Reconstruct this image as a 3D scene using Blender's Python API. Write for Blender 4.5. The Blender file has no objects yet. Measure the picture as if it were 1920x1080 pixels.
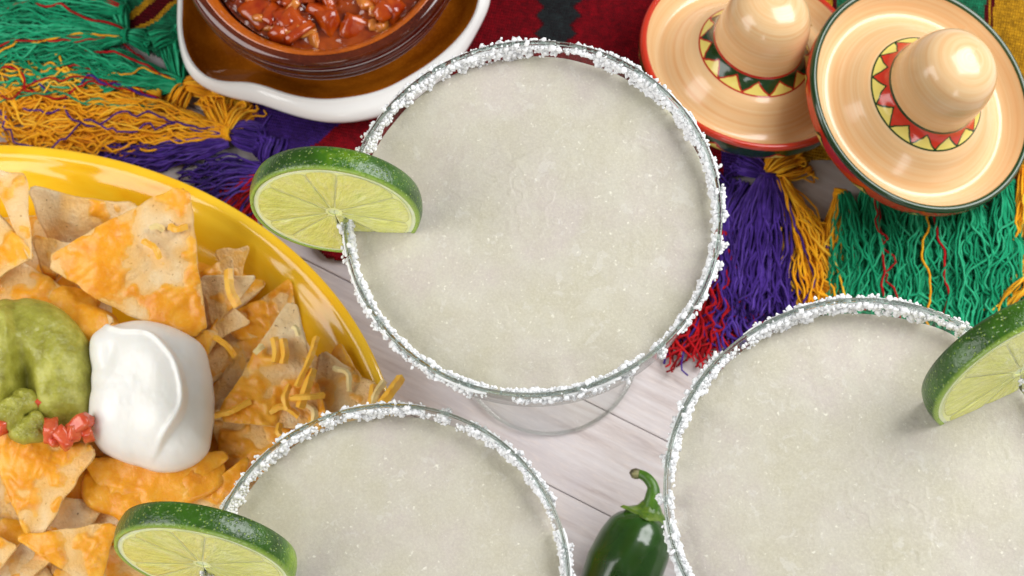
import bpy, math, random
import numpy as np
from mathutils import Vector, Matrix
rnd = random.Random(7)
rs = np.random.RandomState(11)
scene = bpy.context.scene
COL = scene.collection
S = 0.01            # everything below is written in centimetres

# ------------------------------------------------------------------ camera
FPX = 4500.0
a_, b_ = 0.055, 0.317
c_ = math.sqrt(1 - a_*a_ - b_*b_)
F = np.array([-a_, b_, -c_])
R = np.array([1.0, 0, 0]) - F*F[0]; R /= np.linalg.norm(R)
U = np.cross(R, F)
HC = 82.2
C0 = np.array([a_/c_*HC, -b_/c_*HC, HC])      # looks at the table origin

def P(px, py, z=0.0):
    """world point (cm) at height z that lies on the photograph's pixel"""
    d = F + R*((px-960)/FPX) - U*((py-540)/FPX)
    t = (z-HC)/d[2]
    return C0 + d*t

cam = bpy.data.cameras.new('camera')
cam_o = bpy.data.objects.new('camera', cam); COL.objects.link(cam_o)
cam.sensor_width = 36; cam.lens = FPX/1920*36
M = Matrix(((R[0], U[0], -F[0], C0[0]*S), (R[1], U[1], -F[1], C0[1]*S), (R[2], U[2], -F[2], C0[2]*S), (0, 0, 0, 1)))
cam_o.matrix_world = M
cam.clip_start = 0.02; cam.clip_end = 20
cam.dof.use_dof = True; cam.dof.focus_distance = 0.725; cam.dof.aperture_fstop = 25
scene.camera = cam_o
scene.view_settings.view_transform = 'Standard'; scene.view_settings.look = 'None'
scene.view_settings.exposure = 0.08; scene.view_settings.gamma = 1

# ------------------------------------------------------------------ light
w = bpy.data.worlds.new('World'); scene.world = w; w.use_nodes = True
w.node_tree.nodes['Background'].inputs[0].default_value = (1, 1, 1, 1)
w.node_tree.nodes['Background'].inputs[1].default_value = 0.16
def softbox(name, loc, target, sx, sy, power, col=(1, 1, 1)):
    l = bpy.data.lights.new(name, 'AREA'); l.shape = 'RECTANGLE'; l.size = sx*S; l.size_y = sy*S
    l.energy = power; l.color = col
    o = bpy.data.objects.new(name, l); COL.objects.link(o)
    o.location = Vector(loc)*S
    o.rotation_euler = (Vector(target)-Vector(loc)).to_track_quat('-Z', 'Y').to_euler()
softbox('softbox_left', (-64, -16, 58), (0, 0, 4), 62, 66, 5.4, (1, .985, .965))
softbox('softbox_right', (60, 26, 62), (2, 0, 4), 58, 66, 9.8, (.99, .995, 1))
softbox('added_front_fill', (12, -82, 46), (0, 0, 6), 60, 30, 2.6, (1, 1, 1))  # extra fill lamp, added from the front to whiten the salt and lime faces
scene.cycles.max_bounces = 14; scene.cycles.diffuse_bounces = 6; scene.cycles.transmission_bounces = 12; scene.cycles.transparent_max_bounces = 12
scene.cycles.use_denoising = True; scene.cycles.sample_clamp_indirect = 6

# ------------------------------------------------------------------ noise
def _h(ix, iy, iz, seed):
    n = (ix*374761393 + iy*668265263 + iz*2147483647 + seed*974634777) & 0xffffffff
    n = ((n ^ (n >> 13))*1274126177) & 0xffffffff
    n = (n ^ (n >> 16)) & 0xffffff
    return n/float(0xffffff)*2-1
def vn(x, y, z=0.0, seed=0):
    x, y, z = np.broadcast_arrays(np.asarray(x, float), np.asarray(y, float), np.asarray(z, float))
    ix, iy, iz = [np.floor(v).astype(np.int64) for v in (x, y, z)]
    f = [v-i for v, i in ((x, ix), (y, iy), (z, iz))]
    f = [t*t*t*(t*(t*6-15)+10) for t in f]
    r = 0
    for dx in (0, 1):
        for dy in (0, 1):
            for dz in (0, 1):
                wgt = (f[0] if dx else 1-f[0])*(f[1] if dy else 1-f[1])*(f[2] if dz else 1-f[2])
                r = r + wgt*_h(ix+dx, iy+dy, iz+dz, seed)
    return r
def fbm(x, y, z=0.0, o=4, seed=0):
    r = 0; a = 1
    for k in range(o):
        r = r + a*vn(np.asarray(x)*2**k, np.asarray(y)*2**k, np.asarray(z)*2**k, seed+k*17); a *= .5
    return r/1.7
def ss(e0, e1, x):
    t = np.clip((x-e0)/(e1-e0), 0, 1); return t*t*(3-2*t)

# ------------------------------------------------------------------ objects
def tag(o, label=None, cat=None, group=None, kind=None):
    if label: o['label'] = label
    if cat: o['category'] = cat
    if group: o['group'] = group
    if kind: o['kind'] = kind
    return o
def empty(name, loc=(0, 0, 0), rot=None):
    o = bpy.data.objects.new(name, None); COL.objects.link(o)
    o.empty_display_size = .01
    o.location = Vector([float(v) for v in loc])*S
    if rot is not None: o.rotation_euler = rot.to_euler()
    o['_w'] = [float(v) for v in loc]
    return o
def build(name, verts, faces, mats, parent=None, smooth=True, world=True, uv=None, fcol=None, midx=None, origin=None):
    """one mesh object; verts in cm.  world=True: verts are in world space and the parent only has a location"""
    v = np.asarray(verts, float)
    o_loc = np.zeros(3)
    if parent is not None and world: v = v-np.array(root_loc(parent))
    if parent is None and world:
        o_loc = np.array([v[:, 0].mean(), v[:, 1].mean(), v[:, 2].min()]) if origin is None else np.array(origin, float)
        v = v-o_loc
    me = bpy.data.meshes.new(name)
    me.from_pydata((v*S).tolist(), [], [tuple(int(i) for i in f) for f in faces])
    if not isinstance(mats, (list, tuple)): mats = [mats]
    for m in mats: me.materials.append(m)
    me.polygons.foreach_set('use_smooth', [bool(smooth)]*len(me.polygons))
    if midx is not None: me.polygons.foreach_set('material_index', [int(i) for i in midx])
    if uv is not None:
        l = me.uv_layers.new(name='UVMap')
        vi = np.empty(len(me.loops), dtype=np.int32); me.loops.foreach_get('vertex_index', vi)
        l.data.foreach_set('uv', np.asarray(uv, np.float32)[vi].ravel() if len(uv) == len(v) else np.asarray(uv, np.float32).ravel())
    if fcol is not None:
        at = me.color_attributes.new('Col', 'FLOAT_COLOR', 'CORNER')
        cnt = np.array([len(p.vertices) for p in me.polygons])
        c = np.repeat(np.c_[np.asarray(fcol, np.float32), np.ones(len(fcol), np.float32)], cnt, axis=0)
        at.data.foreach_set('color', c.ravel())
    me.update()
    o = bpy.data.objects.new(name, me); COL.objects.link(o)
    if parent is not None: o.parent = parent
    else: o.location = Vector(o_loc.tolist())*S; o['_w'] = o_loc.tolist()
    return o
def root_loc(o):
    while o.parent is not None: o = o.parent
    return list(o['_w']) if '_w' in o else [0, 0, 0]
def copy_tree(o, parent=None):
    c = o.copy(); COL.objects.link(c); c.parent = parent
    for ch in list(o.children): copy_tree(ch, c)
    return c

def lathe(prof, n=96, close=False, u_wob=None):
    """returns verts, faces, uv-per-loop for a profile [(r,z)...] turned round z"""
    prof = np.array(prof, float); m = len(prof)
    ang = np.linspace(0, 2*math.pi, n, endpoint=False)
    V = np.zeros((m, n, 3))
    V[:, :, 0] = prof[:, 0:1]*np.cos(ang); V[:, :, 1] = prof[:, 0:1]*np.sin(ang); V[:, :, 2] = prof[:, 1:2]
    fs = []; uv = []
    L = np.r_[0, np.cumsum(np.linalg.norm(np.diff(prof, axis=0), axis=1))]; L /= L[-1]
    rng = range(m if close else m-1)
    for i in rng:
        i2 = (i+1) % m
        for j in range(n):
            j2 = (j+1) % n
            fs.append((i*n+j, i*n+j2, i2*n+j2, i2*n+j))
            u0, u1 = j/n, (j+1)/n
            v0, v1 = L[i], (L[i2] if i2 else 1)
            uv += [(u0, v0), (u1, v0), (u1, v1), (u0, v1)]
    return V.reshape(-1, 3), fs, uv
def smooth_prof(pts, k=6):
    """Catmull-Rom through profile points"""
    p = np.array(pts, float); q = np.vstack([2*p[0]-p[1], p, 2*p[-1]-p[-2]])
    out = []
    for i in range(1, len(q)-2):
        for t in np.linspace(0, 1, k, endpoint=False):
            p0, p1, p2, p3 = q[i-1], q[i], q[i+1], q[i+2]
            out.append(.5*((2*p1)+(-p0+p2)*t+(2*p0-5*p1+4*p2-p3)*t*t+(-p0+3*p1-3*p2+p3)*t**3))
    out.append(p[-1]); return np.array(out)
def sweep(path, radii, n=8, V=None, Fc=None, cap=True, squash=1.0):
    path = np.asarray(path, float); m = len(path)
    radii = np.broadcast_to(np.asarray(radii, float), (m,))
    T = np.gradient(path, axis=0); T /= (np.linalg.norm(T, axis=1, keepdims=True)+1e-9)
    up = np.array([0, 0, 1.0])
    if abs(T[0].dot(up)) > .95: up = np.array([0, 1.0, 0])
    N = np.zeros_like(path); nn = np.cross(T[0], np.cross(up, T[0])); nn /= np.linalg.norm(nn)
    for i in range(m):
        nn = nn-T[i]*nn.dot(T[i]); nn /= (np.linalg.norm(nn)+1e-9); N[i] = nn
    B = np.cross(T, N)
    ang = np.linspace(0, 2*math.pi, n, endpoint=False)
    W = path[:, None, :]+radii[:, None, None]*(np.cos(ang)[None, :, None]*N[:, None, :]*squash+np.sin(ang)[None, :, None]*B[:, None, :])
    own = V is None
    if own: V, Fc = [], []
    base = len(V); V.extend(W.reshape(-1, 3).tolist())
    for i in range(m-1):
        for j in range(n):
            j2 = (j+1) % n
            Fc.append((base+i*n+j, base+(i+1)*n+j, base+(i+1)*n+j2, base+i*n+j2))
    if cap:
        Fc.append(tuple(base+j for j in range(n))); Fc.append(tuple(base+(m-1)*n+j for j in reversed(range(n))))
    return V, Fc
ICO = None
def ico():
    global ICO
    if ICO is None:
        t = (1+5**.5)/2
        v = np.array([(-1, t, 0), (1, t, 0), (-1, -t, 0), (1, -t, 0), (0, -1, t), (0, 1, t), (0, -1, -t), (0, 1, -t), (t, 0, -1), (t, 0, 1), (-t, 0, -1), (-t, 0, 1)], float)
        v /= np.linalg.norm(v[0])
        f = [(0, 11, 5), (0, 5, 1), (0, 1, 7), (0, 7, 10), (0, 10, 11), (1, 5, 9), (5, 11, 4), (11, 10, 2), (10, 7, 6), (7, 1, 8), (3, 9, 4), (3, 4, 2), (3, 2, 6), (3, 6, 8), (3, 8, 9), (4, 9, 5), (2, 4, 11), (6, 2, 10), (8, 6, 7), (9, 8, 1)]
        ICO = (v, f)
    return ICO
def rotm():
    q = rs.normal(size=4); q /= np.linalg.norm(q); a, b, c, d = q
    return np.array([[a*a+b*b-c*c-d*d, 2*b*c-2*a*d, 2*b*d+2*a*c], [2*b*c+2*a*d, a*a-b*b+c*c-d*d, 2*c*d-2*a*b], [2*b*d-2*a*c, 2*c*d+2*a*b, a*a-b*b-c*c+d*d]])

# ------------------------------------------------------------------ materials
class NT:
    def __init__(s, name):
        s.m = bpy.data.materials.new(name); s.m.use_nodes = True; s.t = s.m.node_tree; s.n = s.t.nodes
        s.b = s.n['Principled BSDF']; s.co = None
    def node(s, typ, **kw):
        n = s.n.new(typ)
        for k, v in kw.items(): setattr(n, k, v)
        return n
    def link(s, a, b): s.t.links.new(a, b)
    def coord(s, scale=(1, 1, 1), uv=False, rot=(0, 0, 0)):
        t = s.node('ShaderNodeTexCoord'); m = s.node('ShaderNodeMapping')
        m.inputs['Scale'].default_value = scale if uv else tuple(100*v for v in scale)
        m.inputs['Rotation'].default_value = rot
        s.link(t.outputs['UV' if uv else 'Object'], m.inputs['Vector']); return m.outputs[0]
    def noise(s, scale=1, detail=4, rough=.55, vec=None, dist=0, rand=True):
        n = s.node('ShaderNodeTexNoise', noise_dimensions='4D'); n.inputs['Scale'].default_value = scale
        n.inputs['Detail'].default_value = detail; n.inputs['Roughness'].default_value = rough; n.inputs['Distortion'].default_value = dist
        s.link(vec if vec is not None else s.coord(), n.inputs['Vector'])
        if rand:
            oi = s.node('ShaderNodeObjectInfo'); mu = s.math('MULTIPLY', oi.outputs['Random'], 60.0); s.link(mu, n.inputs['W'])
        return n.outputs['Fac']
    def vor(s, scale=1, vec=None, feature='F1', out='Distance', rand=1.0):
        n = s.node('ShaderNodeTexVoronoi', feature=feature); n.inputs['Scale'].default_value = scale; n.inputs['Randomness'].default_value = rand
        s.link(vec if vec is not None else s.coord(), n.inputs['Vector']); return n.outputs[out]
    def math(s, op, a, b=0.0, c=None, clamp=False):
        n = s.node('ShaderNodeMath', operation=op, use_clamp=clamp)
        for i, v in enumerate((a, b) if c is None else (a, b, c)):
            if isinstance(v, (int, float)): n.inputs[i].default_value = v
            else: s.link(v, n.inputs[i])
        return n.outputs[0]
    def ramp(s, fac, stops, interp='LINEAR'):
        n = s.node('ShaderNodeValToRGB'); cr = n.color_ramp; cr.interpolation = interp
        while len(cr.elements) < len(stops): cr.elements.new(.5)
        for e, (p, c) in zip(cr.elements, stops):
            e.position = p; e.color = (c, c, c, 1) if isinstance(c, (int, float)) else (*c, 1)
        s.link(fac, n.inputs[0]); return n.outputs[0]
    def mix(s, fac, a, b, mode='MIX'):
        n = s.node('ShaderNodeMix', data_type='RGBA', blend_type=mode)
        if isinstance(fac, (int, float)): n.inputs[0].default_value = fac
        else: s.link(fac, n.inputs[0])
        for i, v in ((6, a), (7, b)):
            if isinstance(v, tuple): n.inputs[i].default_value = (*v, 1)
            else: s.link(v, n.inputs[i])
        return n.outputs[2]
    def bump(s, h, strength=.5, dist=.05, prev=None):
        n = s.node('ShaderNodeBump'); n.inputs['Strength'].default_value = strength; n.inputs['Distance'].default_value = dist*S
        s.link(h, n.inputs['Height'])
        if prev is not None: s.link(prev, n.inputs['Normal'])
        s.link(n.outputs[0], s.b.inputs['Normal']); return n.outputs[0]
    def set(s, **kw):
        names = dict(color='Base Color', rough='Roughness', metal='Metallic', trans='Transmission Weight', ior='IOR', sss='Subsurface Weight', sssr='Subsurface Radius', ssss='Subsurface Scale', coat='Coat Weight', coatr='Coat Roughness', spec='Specular IOR Level', sheen='Sheen Weight')
        for k, v in kw.items():
            i = s.b.inputs[names[k]]
            if isinstance(v, bpy.types.NodeSocket): s.link(v, i)
            elif k == 'color': i.default_value = (*v, 1)
            else: i.default_value = v
        return s
MAT = {}
def m_wood():
    t = NT('whitewashed_wood')
    v = t.coord((.12, 1.6, 1.6)); g = t.noise(1.6, 6, .65, v, .4)
    b = t.noise(.35, 5, .6); fine = t.noise(9, 3, .6, t.coord((.25, 1.4, 1)))
    c = t.ramp(g, [(.28, (.36, .29, .27)), (.45, (.51, .45, .435)), (.62, (.60, .555, .55)), (.8, (.53, .49, .49))])
    c = t.mix(t.ramp(b, [(.42, 0.0), (.62, .55)]), c, (.47, .43, .455))
    c = t.mix(t.ramp(fine, [(.52, 0.0), (.75, .35)]), c, (.72, .61, .54))
    sc = t.noise(14, 2, .5, t.coord((.1, 2.2, 1), rot=(0, 0, .5)))
    c = t.mix(t.ramp(sc, [(.63, 0.0), (.72, .3)]), c, (.42, .30, .26))
    t.set(color=c, rough=.5, spec=.35); t.bump(t.math('ADD', g, fine), .35, .03); return t.m
def m_plain(name, col, rough=.4, var=None, nscale=1.2, bump=0, bscale=8, bdist=.03, **kw):
    t = NT(name)
    c = col
    if var is not None: c = t.mix(t.ramp(t.noise(nscale, 5), [(.35, 0.0), (.65, 1.0)]), col, var)
    t.set(color=c, rough=rough, **kw)
    if bump: t.bump(t.noise(bscale, 4), bump, bdist)
    return t.m
def m_yarn(name, col, dark):
    t = NT(name)
    c = t.mix(t.ramp(t.noise(2.2, 3), [(.35, 0.0), (.7, 1.0)]), dark, col)
    t.set(color=c, rough=.9, sheen=.08, spec=.08)
    wv = t.noise(22, 2, .5); t.bump(wv, .6, .03); return t.m
def m_cloth():
    t = NT('woven_wool')
    a = t.node('ShaderNodeVertexColor', layer_name='Col')
    n = t.noise(7, 4, .7); c = t.mix(t.ramp(n, [(.3, .62), (.75, 0.0)]), a.outputs[0], (.01, .006, .006))
    co = t.coord((1, 1, 1), rot=(0, 0, .2))
    w1 = t.node('ShaderNodeTexWave', wave_type='BANDS', bands_direction='X'); w1.inputs['Scale'].default_value = 3.4; w1.inputs['Distortion'].default_value = 1.5; w1.inputs['Detail'].default_value = 2
    w2 = t.node('ShaderNodeTexWave', wave_type='BANDS', bands_direction='Y'); w2.inputs['Scale'].default_value = 2.6; w2.inputs['Distortion'].default_value = 1.5
    t.link(co, w1.inputs[0]); t.link(co, w2.inputs[0])
    h = t.math('MULTIPLY', w1.outputs['Fac'], w2.outputs['Fac'])
    c = t.mix(t.math('MULTIPLY_ADD', h, -.45, .4, clamp=True), c, (.02, .005, .01))
    t.set(color=c, rough=.95, spec=.05); t.bump(h, .8, .06); return t.m
def m_drink():
    t = NT('frozen_lime_slush')
    big = t.noise(.42, 3, .5); mid = t.noise(1.1, 5, .6, dist=.5); fine = t.noise(13, 3, .75); sp = t.noise(7, 2, .5)
    c = t.ramp(big, [(.36, (.455, .425, .325)), (.5, (.465, .432, .355)), (.62, (.475, .427, .382))])
    c = t.mix(t.ramp(mid, [(.50, 0.0), (.64, .55)]), c, (.51, .485, .41))
    ice = t.noise(.75, 6, .7, dist=1.2)
    c = t.mix(t.ramp(ice, [(.50, 0.0), (.55, .25), (.62, .2), (.7, 0.0)]), c, (.50, .48, .40))
    c = t.mix(t.ramp(t.noise(1.6, 5, .7, dist=.8), [(.59, 0.0), (.62, .45), (.72, .3)]), c, (.58, .56, .51))
    c = t.mix(t.ramp(fine, [(.42, 0.0), (.7, .42)]), c, (.62, .59, .48))
    c = t.mix(t.ramp(sp, [(.66, 0.0), (.76, .5)]), c, (.85, .83, .72))
    t.set(color=c, rough=t.ramp(t.noise(2.5, 4, .7), [(.35, .32), (.65, .6)]), spec=.4, sss=.4, sssr=(1, 1, .8), ssss=.003)
    n1 = t.bump(mid, .04, .1); t.bump(t.math('ADD', fine, sp), .35, .03, n1); return t.m
def m_salt():
    t = NT('coarse_salt')
    t.set(color=(.985, .985, .99), rough=.5, spec=.4)
    tl = t.node('ShaderNodeBsdfTranslucent'); tl.inputs[0].default_value = (.97, .98, 1, 1)
    mx = t.node('ShaderNodeMixShader'); mx.inputs[0].default_value = .3; t.link(t.b.outputs[0], mx.inputs[1]); t.link(tl.outputs[0], mx.inputs[2])
    t.link(mx.outputs[0], t.n['Material Output'].inputs['Surface']); return t.m
def m_glass(name='clear_glass', tint=(.93, .96, .945)):
    t = NT(name); t.set(color=tint, rough=.0, trans=1.0, ior=1.47); return t.m
def m_thin_glass():
    t = NT('thin_clear_glass'); t.n.remove(t.b)
    tr = t.node('ShaderNodeBsdfTransparent'); gl = t.node('ShaderNodeBsdfGlossy'); gl.inputs['Roughness'].default_value = .02
    lw = t.node('ShaderNodeLayerWeight'); lw.inputs['Blend'].default_value = .5
    c = t.ramp(lw.outputs['Facing'], [(0, (.985, .99, .985)), (.75, (.95, .965, .955)), (.93, (.84, .88, .86)), (1, (.60, .67, .64))]); t.link(c, tr.inputs[0])
    fr = t.math('MULTIPLY_ADD', t.math('POWER', lw.outputs['Facing'], 5.0), .7, .03)
    mx = t.node('ShaderNodeMixShader'); t.link(fr, mx.inputs[0]); t.link(tr.outputs[0], mx.inputs[1]); t.link(gl.outputs[0], mx.inputs[2])
    t.link(mx.outputs[0], t.n['Material Output'].inputs['Surface']); return t.m
def m_peel():
    t = NT('lime_peel')
    n = t.noise(.55, 4); pores = t.vor(8.5)
    c = t.ramp(n, [(.42, (.015, .055, .001)), (.56, (.035, .115, .002)), (.68, (.20, .33, .006))])
    c = t.mix(t.ramp(pores, [(.10, .6), (.30, 0.0)]), c, (.34, .50, .06))
    uvv = t.node('ShaderNodeTexCoord'); sp = t.node('ShaderNodeSeparateXYZ'); t.link(uvv.outputs['UV'], sp.inputs[0])
    c = t.mix(t.ramp(sp.outputs[1], [(.0, .0), (.60, 0.0), (.72, .8), (.80, .8)]), c, (.36, .52, .07))
    t.set(color=c, rough=.3, spec=.5, coat=.2, coatr=.15)
    pv = t.ramp(t.vor(8.5), [(.0, 0.0), (.4, 1.0)]); n1 = t.bump(pv, .6, .07); t.bump(t.noise(6, 3), .6, .08, n1); return t.m
def m_flesh():
    t = NT('lime_flesh')
    v = t.coord((26, 1.6, 1), uv=True)
    f = t.noise(1.9, 5, .7, v, .3); big = t.noise(.9, 3)
    c = t.ramp(f, [(.3, (.64, .68, .13)), (.5, (.76, .78, .23)), (.72, (.88, .88, .45))])
    c = t.mix(t.ramp(big, [(.4, 0.0), (.7, .5)]), c, (.78, .72, .2))
    t.set(color=c, rough=.2, spec=.5, sss=.8, sssr=(1.0, 1.0, .4), ssss=.0015, coat=.5, coatr=.06)
    t.bump(t.noise(3, 4, .6, t.coord((20, 2.2, 1), uv=True)), .9, .10); return t.m
def m_hat(name, A, B, line, ntri, mode):
    """mode 'body','band','rim' share the hat's uv: u round, v across"""
    t = NT(name)
    if mode == 'body':
        v = t.coord((1.3, 26, 1), uv=True); n = t.noise(1.0, 5, .6, v, .3)
        v2 = t.coord((2.2, 9, 1), uv=True); n2 = t.noise(1.0, 4, .6, v2, .5)
        c = t.ramp(n, [(.30, (.70, .40, .18)), (.46, (.74, .47, .23)), (.62, (.76, .53, .29)), (.75, (.75, .47, .23))])
        c = t.mix(t.ramp(n2, [(.5, 0.0), (.72, .45)]), c, (.82, .42, .17))
        if A is not None:
            pass
        t.set(color=c, rough=.25, spec=.5, coat=.4, coatr=.10); t.bump(n, .03, .02); return t.m
    tc = t.node('ShaderNodeTexCoord'); sp = t.node('ShaderNodeSeparateXYZ'); t.link(tc.outputs['UV'], sp.inputs[0])
    u, v = sp.outputs[0], sp.outputs[1]
    wob = t.math('MULTIPLY_ADD', t.noise(.9, 2, .5, t.coord((14, 2, 1), uv=True), rand=False), .5, -.25)
    tri = t.math('PINGPONG', t.math('ADD', t.math('MULTIPLY', u, float(ntri)), t.math('MULTIPLY', wob, .7)), .5)
    if mode == 'band':
        bd = t.math('MULTIPLY_ADD', tri, 1.25, .30)
        d = t.math('SUBTRACT', v, bd)
        c = t.mix(t.math('GREATER_THAN', d, 0.0), A, B)
        ln = t.math('LESS_THAN', t.math('ABSOLUTE', d), .055)
        ln = t.math('MAXIMUM', ln, t.math('LESS_THAN', v, .13)); ln = t.math('MAXIMUM', ln, t.math('GREATER_THAN', v, .92))
    else:
        bd = t.math('MULTIPLY_ADD', tri, 1.8, .25)
        d = t.math('SUBTRACT', v, bd)
        c = t.mix(t.math('GREATER_THAN', d, 0.0), A, B)
        ln = t.math('LESS_THAN', t.math('ABSOLUTE', d), .06)
    c = t.mix(ln, c, line)
    t.set(color=c, rough=.16, spec=.5, coat=.4, coatr=.05); return t.m
def m_chip():
    t = NT('corn_tortilla')
    a = t.noise(.9, 5); f = t.noise(5, 4, .65); spk = t.noise(6.5, 2, .5, t.coord((1, 1, 1)))
    c = t.ramp(a, [(.3, (.70, .45, .19)), (.5, (.78, .57, .30)), (.7, (.86, .71, .46))])
    c = t.mix(t.ramp(f, [(.5, 0.0), (.75, .5)]), c, (.83, .66, .42))
    c = t.mix(t.ramp(spk, [(.67, 0.0), (.71, .8)]), c, (.19, .08, .03))
    at = t.node('ShaderNodeVertexColor', layer_name='Col')
    c = t.mix(t.math('MULTIPLY', at.outputs[0], .7), c, (.80, .40, .05))
    t.set(color=c, rough=.5, spec=.4, sss=.1, sssr=(1, .6, .3), ssss=.002); t.bump(t.math('ADD', f, a), .8, .14); return t.m
def m_cheese():
    t = NT('melted_cheddar')
    a = t.noise(1.0, 5, .6, dist=.4); f = t.noise(7, 3, .7)
    c = t.ramp(a, [(.3, (.72, .25, .007)), (.5, (.80, .335, .013)), (.68, (.84, .43, .045)), (.8, (.84, .54, .15))])
    c = t.mix(t.ramp(f, [(.5, 0.0), (.75, .3)]), c, (.85, .55, .2))
    at = t.node('ShaderNodeVertexColor', layer_name='Col')
    c = t.mix(t.ramp(at.outputs[0], [(.05, .75), (.8, 0.0)]), c, (.84, .56, .20))
    t.set(color=c, rough=.33, spec=.42, sss=.25, sssr=(1, .45, .1), ssss=.003); t.bump(t.math('ADD', a, f), .4, .06); return t.m
def m_platter():
    t = NT('yellow_glaze')
    n = t.noise(1.1, 4, .55, t.coord((.35, .35, 2.0)), .5)
    c = t.ramp(n, [(.32, (.88, .42, .008)), (.5, (.90, .52, .015)), (.68, (.92, .58, .03))])
    t.set(color=c, rough=.12, spec=.5, coat=.3, coatr=.05); return t.m
def m_bglaze(name, c1, c2, rough=.08):
    t = NT(name)
    n = t.noise(.5, 4, .6, t.coord((1, 1, 2.5)), .4)
    f = t.noise(11, 3, .7)
    c = t.ramp(n, [(.35, c1), (.68, c2)]); c = t.mix(t.ramp(f, [(.5, 0.0), (.8, .35)]), c, tuple(min(1, v*2+.01) for v in c2))
    t.set(color=c, rough=rough, spec=.5, coat=.5, coatr=.03); return t.m
def m_pepper():
    t = NT('jalapeno_skin')
    c = t.ramp(t.noise(.6, 3), [(.3, (.007, .036, .0015)), (.7, (.021, .085, .003))])
    t.set(color=c, rough=.24, spec=.6, coat=.35, coatr=.10); t.bump(t.noise(1.2, 3), .15, .12); return t.m
def m_guac():
    t = NT('guacamole')
    a = t.noise(1.6, 5); f = t.noise(9, 3, .7)
    c = t.ramp(a, [(.3, (.21, .19, .022)), (.5, (.34, .33, .045)), (.72, (.52, .50, .11))])
    c = t.mix(t.ramp(f, [(.5, 0.0), (.75, .3)]), c, (.58, .58, .2))
    t.set(color=c, rough=.3, spec=.45, sss=.15, sssr=(.6, .8, .2), ssss=.003); t.bump(t.math('ADD', a, f), .5, .07); return t.m
WOOD = m_wood(); CLOTH = m_cloth(); DRINK = m_drink(); SALT = m_salt(); GLASS = m_glass(); THIN = m_thin_glass(); PEEL = m_peel(); FLESH = m_flesh()
PITH = m_plain('lime_pith', (.86, .90, .60), .4, (.72, .80, .42), 2, .3, 9, .03, sss=.8, sssr=(1, 1, .6), ssss=.001)
MEMB = m_plain('lime_membrane', (.88, .90, .42), .35, (.82, .85, .32), 3, .3, 9, .03, sss=.8, sssr=(1, 1, .5), ssss=.001)
CHIP = m_chip(); CHEESE = m_cheese(); PLATTER = m_platter()
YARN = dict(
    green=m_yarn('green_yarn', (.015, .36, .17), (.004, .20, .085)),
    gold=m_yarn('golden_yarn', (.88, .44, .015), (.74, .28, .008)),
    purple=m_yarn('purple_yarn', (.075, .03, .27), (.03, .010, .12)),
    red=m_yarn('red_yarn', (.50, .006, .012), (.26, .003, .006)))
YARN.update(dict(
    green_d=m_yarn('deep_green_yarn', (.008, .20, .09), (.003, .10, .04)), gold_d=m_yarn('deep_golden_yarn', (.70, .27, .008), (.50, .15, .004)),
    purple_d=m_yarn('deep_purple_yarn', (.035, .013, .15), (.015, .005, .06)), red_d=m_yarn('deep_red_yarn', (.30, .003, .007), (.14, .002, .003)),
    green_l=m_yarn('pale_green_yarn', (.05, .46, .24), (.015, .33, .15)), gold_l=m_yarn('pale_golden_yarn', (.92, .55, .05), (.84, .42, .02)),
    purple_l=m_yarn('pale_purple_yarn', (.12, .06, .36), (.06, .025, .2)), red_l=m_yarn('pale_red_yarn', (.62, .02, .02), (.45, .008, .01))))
WHITE = m_plain('white_glaze', (.82, .81, .79), .12, None, coat=.4, coatr=.04)
BROWN = m_bglaze('amber_brown_glaze', (.22, .05, .002), (.42, .12, .006))
DARKB = m_bglaze('dark_brown_glaze', (.045, .005, .001), (.11, .017, .002))
CREAM = m_plain('sour_cream_white', (.84, .83, .79), .36, (.80, .785, .73), .8, .12, 5, .03, sss=.35, sssr=(1, .8, .6), ssss=.004)
GUAC = m_guac(); PEPPER = m_pepper()
STEM = m_plain('pepper_stem', (.08, .20, .010), .38, (.03, .10, .006), 3, .35, 7, .03)
TIP = m_plain('stem_cut', (.30, .28, .12), .6, (.02, .012, .008), 3.5)
CALYX = m_plain('pepper_calyx', (.16, .25, .02), .4, (.05, .13, .01), 4, .4, 8, .03)
SALSA = m_plain('salsa_sauce', (.30, .05, .004), .08, (.18, .020, .003), 1.5, .3, 3, .06, coat=.5, coatr=.03, sss=.1, ssss=.002)
TOM = m_plain('tomato_chunk', (.44, .07, .004), .12, (.26, .020, .002), 1.8, .3, 5, .05, coat=.4, coatr=.04)
ONI = m_plain('onion_chunk', (.56, .20, .03), .15, (.50, .13, .02), 2.5, .3, 5, .05, coat=.4, coatr=.04)
DICE = m_plain('diced_tomato', (.58, .045, .015), .26, (.68, .14, .05), 3, .3, 6, .04, coat=.3, sss=.1, ssss=.002)
SHRED = m_plain('shredded_cheddar', (.86, .42, .025), .4, (.86, .50, .07), 1.5, .25, 6, .03, sss=.15, ssss=.002)
SHREDW = m_plain('pale_shredded_cheese', (.82, .70, .36), .4, (.82, .62, .25), 2, .25, 6, .03)

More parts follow.
